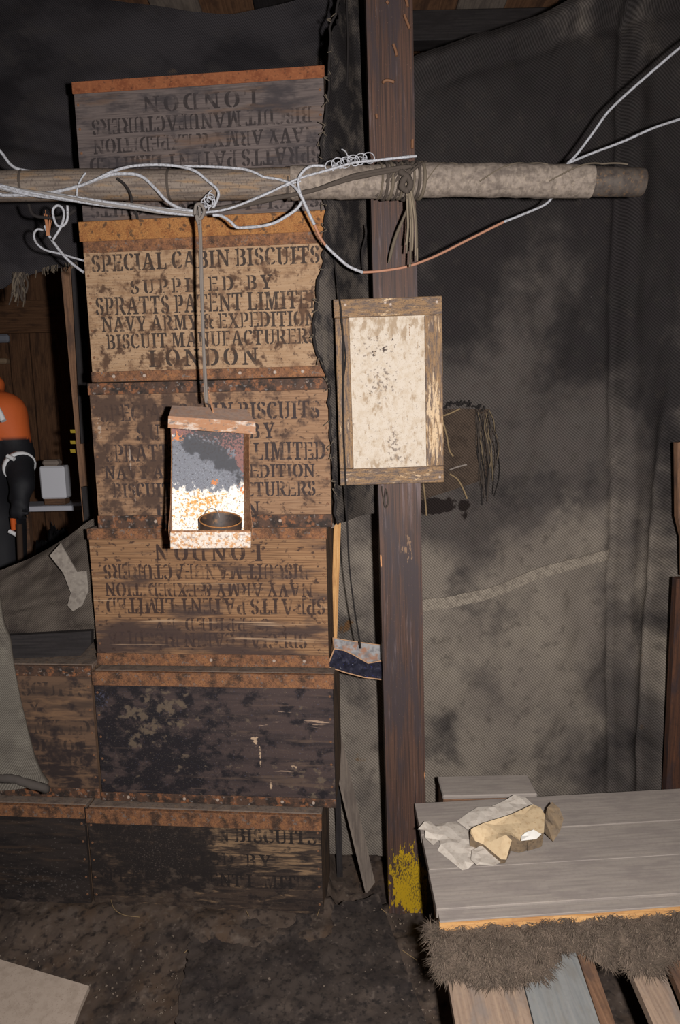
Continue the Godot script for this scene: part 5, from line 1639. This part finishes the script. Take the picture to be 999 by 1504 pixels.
func skin(st: SurfaceTool, bones: Array, cell: float, tint: Callable) -> void:
	# smooth-min of tapered capsules, meshed as surface nets
	var lo := Vector3(1e9, 1e9, 1e9)
	var hi := -lo
	for b in bones:
		for k in 2:
			var r: Vector3 = Vector3.ONE * (b[2 + k] + cell * 3)
			lo = lo.min(b[k] - r); hi = hi.max(b[k] + r)
	var n := Vector3i(((hi - lo) / cell).ceil()) + Vector3i.ONE
	var f := PackedFloat32Array()
	f.resize(n.x * n.y * n.z)
	f.fill(1.0)
	for b in bones:
		var a: Vector3 = b[0]
		var e: Vector3 = b[1]
		var ra: float = b[2]
		var rb: float = b[3]
		var m := maxf(ra, rb) + cell * 3
		var g0 := Vector3i(((a.min(e) - Vector3.ONE * m - lo) / cell).floor()).clamp(Vector3i.ZERO, n - Vector3i.ONE)
		var g1 := Vector3i(((a.max(e) + Vector3.ONE * m - lo) / cell).ceil()).clamp(Vector3i.ZERO, n - Vector3i.ONE)
		var ab := e - a
		var l2 := maxf(ab.length_squared(), 1e-8)
		var k := minf(minf(ra, rb) * .6, .035)
		for z in range(g0.z, g1.z + 1):
			for y in range(g0.y, g1.y + 1):
				for x in range(g0.x, g1.x + 1):
					var p := lo + Vector3(x, y, z) * cell
					var t := clampf((p - a).dot(ab) / l2, 0, 1)
					var dd := p.distance_to(a + ab * t) - lerpf(ra, rb, t)
					var i := (z * n.y + y) * n.x + x
					var q := f[i]
					var h := maxf(k - absf(q - dd), 0.0) / k
					f[i] = minf(q, dd) - h * h * k * .25
	var id := {}
	var V := []
	var off := [1, n.x, n.x * n.y]
	for z in n.z - 1:
		for y in n.y - 1:
			for x in n.x - 1:
				var i := (z * n.y + y) * n.x + x
				var s := 0
				var any := false
				for c in 8:
					if f[i + (c & 1) + (c >> 1 & 1) * off[1] + (c >> 2) * off[2]] < 0.0: s += 1
				if s == 0 or s == 8: continue
				var sum := Vector3.ZERO
				var cnt := 0
				for c in 8:
					for ax in 3:
						var e := c | (1 << ax)
						if e == c: continue
						var fa := f[i + (c & 1) + (c >> 1 & 1) * off[1] + (c >> 2) * off[2]]
						var fb := f[i + (e & 1) + (e >> 1 & 1) * off[1] + (e >> 2) * off[2]]
						if (fa < 0) == (fb < 0): continue
						var t := fa / (fa - fb)
						var pa := Vector3(c & 1, c >> 1 & 1, c >> 2)
						var pb := Vector3(e & 1, e >> 1 & 1, e >> 2)
						sum += pa.lerp(pb, t); cnt += 1
				id[i] = V.size()
				V.append(lo + (Vector3(x, y, z) + sum / cnt) * cell)
	st.set_smooth_group(0)
	for z in range(1, n.z - 1):
		for y in range(1, n.y - 1):
			for x in range(1, n.x - 1):
				var i := (z * n.y + y) * n.x + x
				for ax in 3:
					var j: int = i + off[ax]
					if (f[i] < 0) == (f[j] < 0): continue
					var u: int = off[(ax + 1) % 3]
					var w: int = off[(ax + 2) % 3]
					var q := [i - u - w, i - w, i, i - u]
					if not (id.has(q[0]) and id.has(q[1]) and id.has(q[2]) and id.has(q[3])): continue
					if f[i] < 0: q.reverse()
					for k in [0, 1, 2, 0, 2, 3]:
						var p: Vector3 = V[id[q[k]]]
						st.set_color(tint.call(p))
						st.add_vertex(p)

func settle() -> void:
	# move the origin of every thing built in room coordinates to its base
	for o in get_children():
		if not o is Node3D or o is Camera3D or o is Light3D or not o.transform.is_equal_approx(Transform3D()): continue
		var b := AABB()
		var first := true
		var list := o.find_children("*", "MeshInstance3D", true, false)
		if o is MeshInstance3D: continue
		for m in list:
			b = m.get_aabb() if first else b.merge(m.get_aabb())
			first = false
		if first: continue
		var base := Vector3(b.get_center().x, b.position.y, b.get_center().z)
		o.position = base
		for c in o.get_children(): c.position -= base

func _ready() -> void:
	rng.seed = 7
	look = Basis(Vector3.RIGHT, deg_to_rad(-8.5)) * Basis(Vector3.BACK, deg_to_rad(-1.2))
	var cam := Camera3D.new()
	cam.name = "camera"
	cam.transform = Transform3D(look, eye)
	cam.fov = rad_to_deg(2.0 * atan(752.0 / F))
	cam.near = .02
	add_child(cam)
	cam.current = true
	var we := WorldEnvironment.new()
	we.name = "environment"
	var env := Environment.new()
	env.background_mode = Environment.BG_COLOR
	env.background_color = Color(.0, .0, .0)
	env.tonemap_mode = Environment.TONE_MAPPER_LINEAR
	env.tonemap_exposure = 1.0
	env.sdfgi_enabled = true; env.ssao_enabled = true; env.ssil_enabled = true
	we.environment = env
	add_child(we)
	# the flash, beside the lens on the right, pointing where the camera points
	var fl := SpotLight3D.new()
	fl.name = "camera_flash"
	fl.transform = Transform3D(look, eye + look * Vector3(.125, .01, .02))
	fl.light_color = Color(1.0, .985, .975)
	fl.light_energy = 4.6
	fl.light_size = .018
	fl.spot_angle = 84
	fl.spot_angle_attenuation = 1.0
	fl.spot_range = 12
	fl.spot_attenuation = 2.0
	fl.shadow_enabled = true
	add_child(fl)
	make_materials()
	build_shell()
	build_cloths()
	build_crates()
	build_post_and_pole()
	build_board()
	build_holder()
	build_bunk()
	build_timber()
	build_wires()
	build_beyond()
	build_person()
	settle()
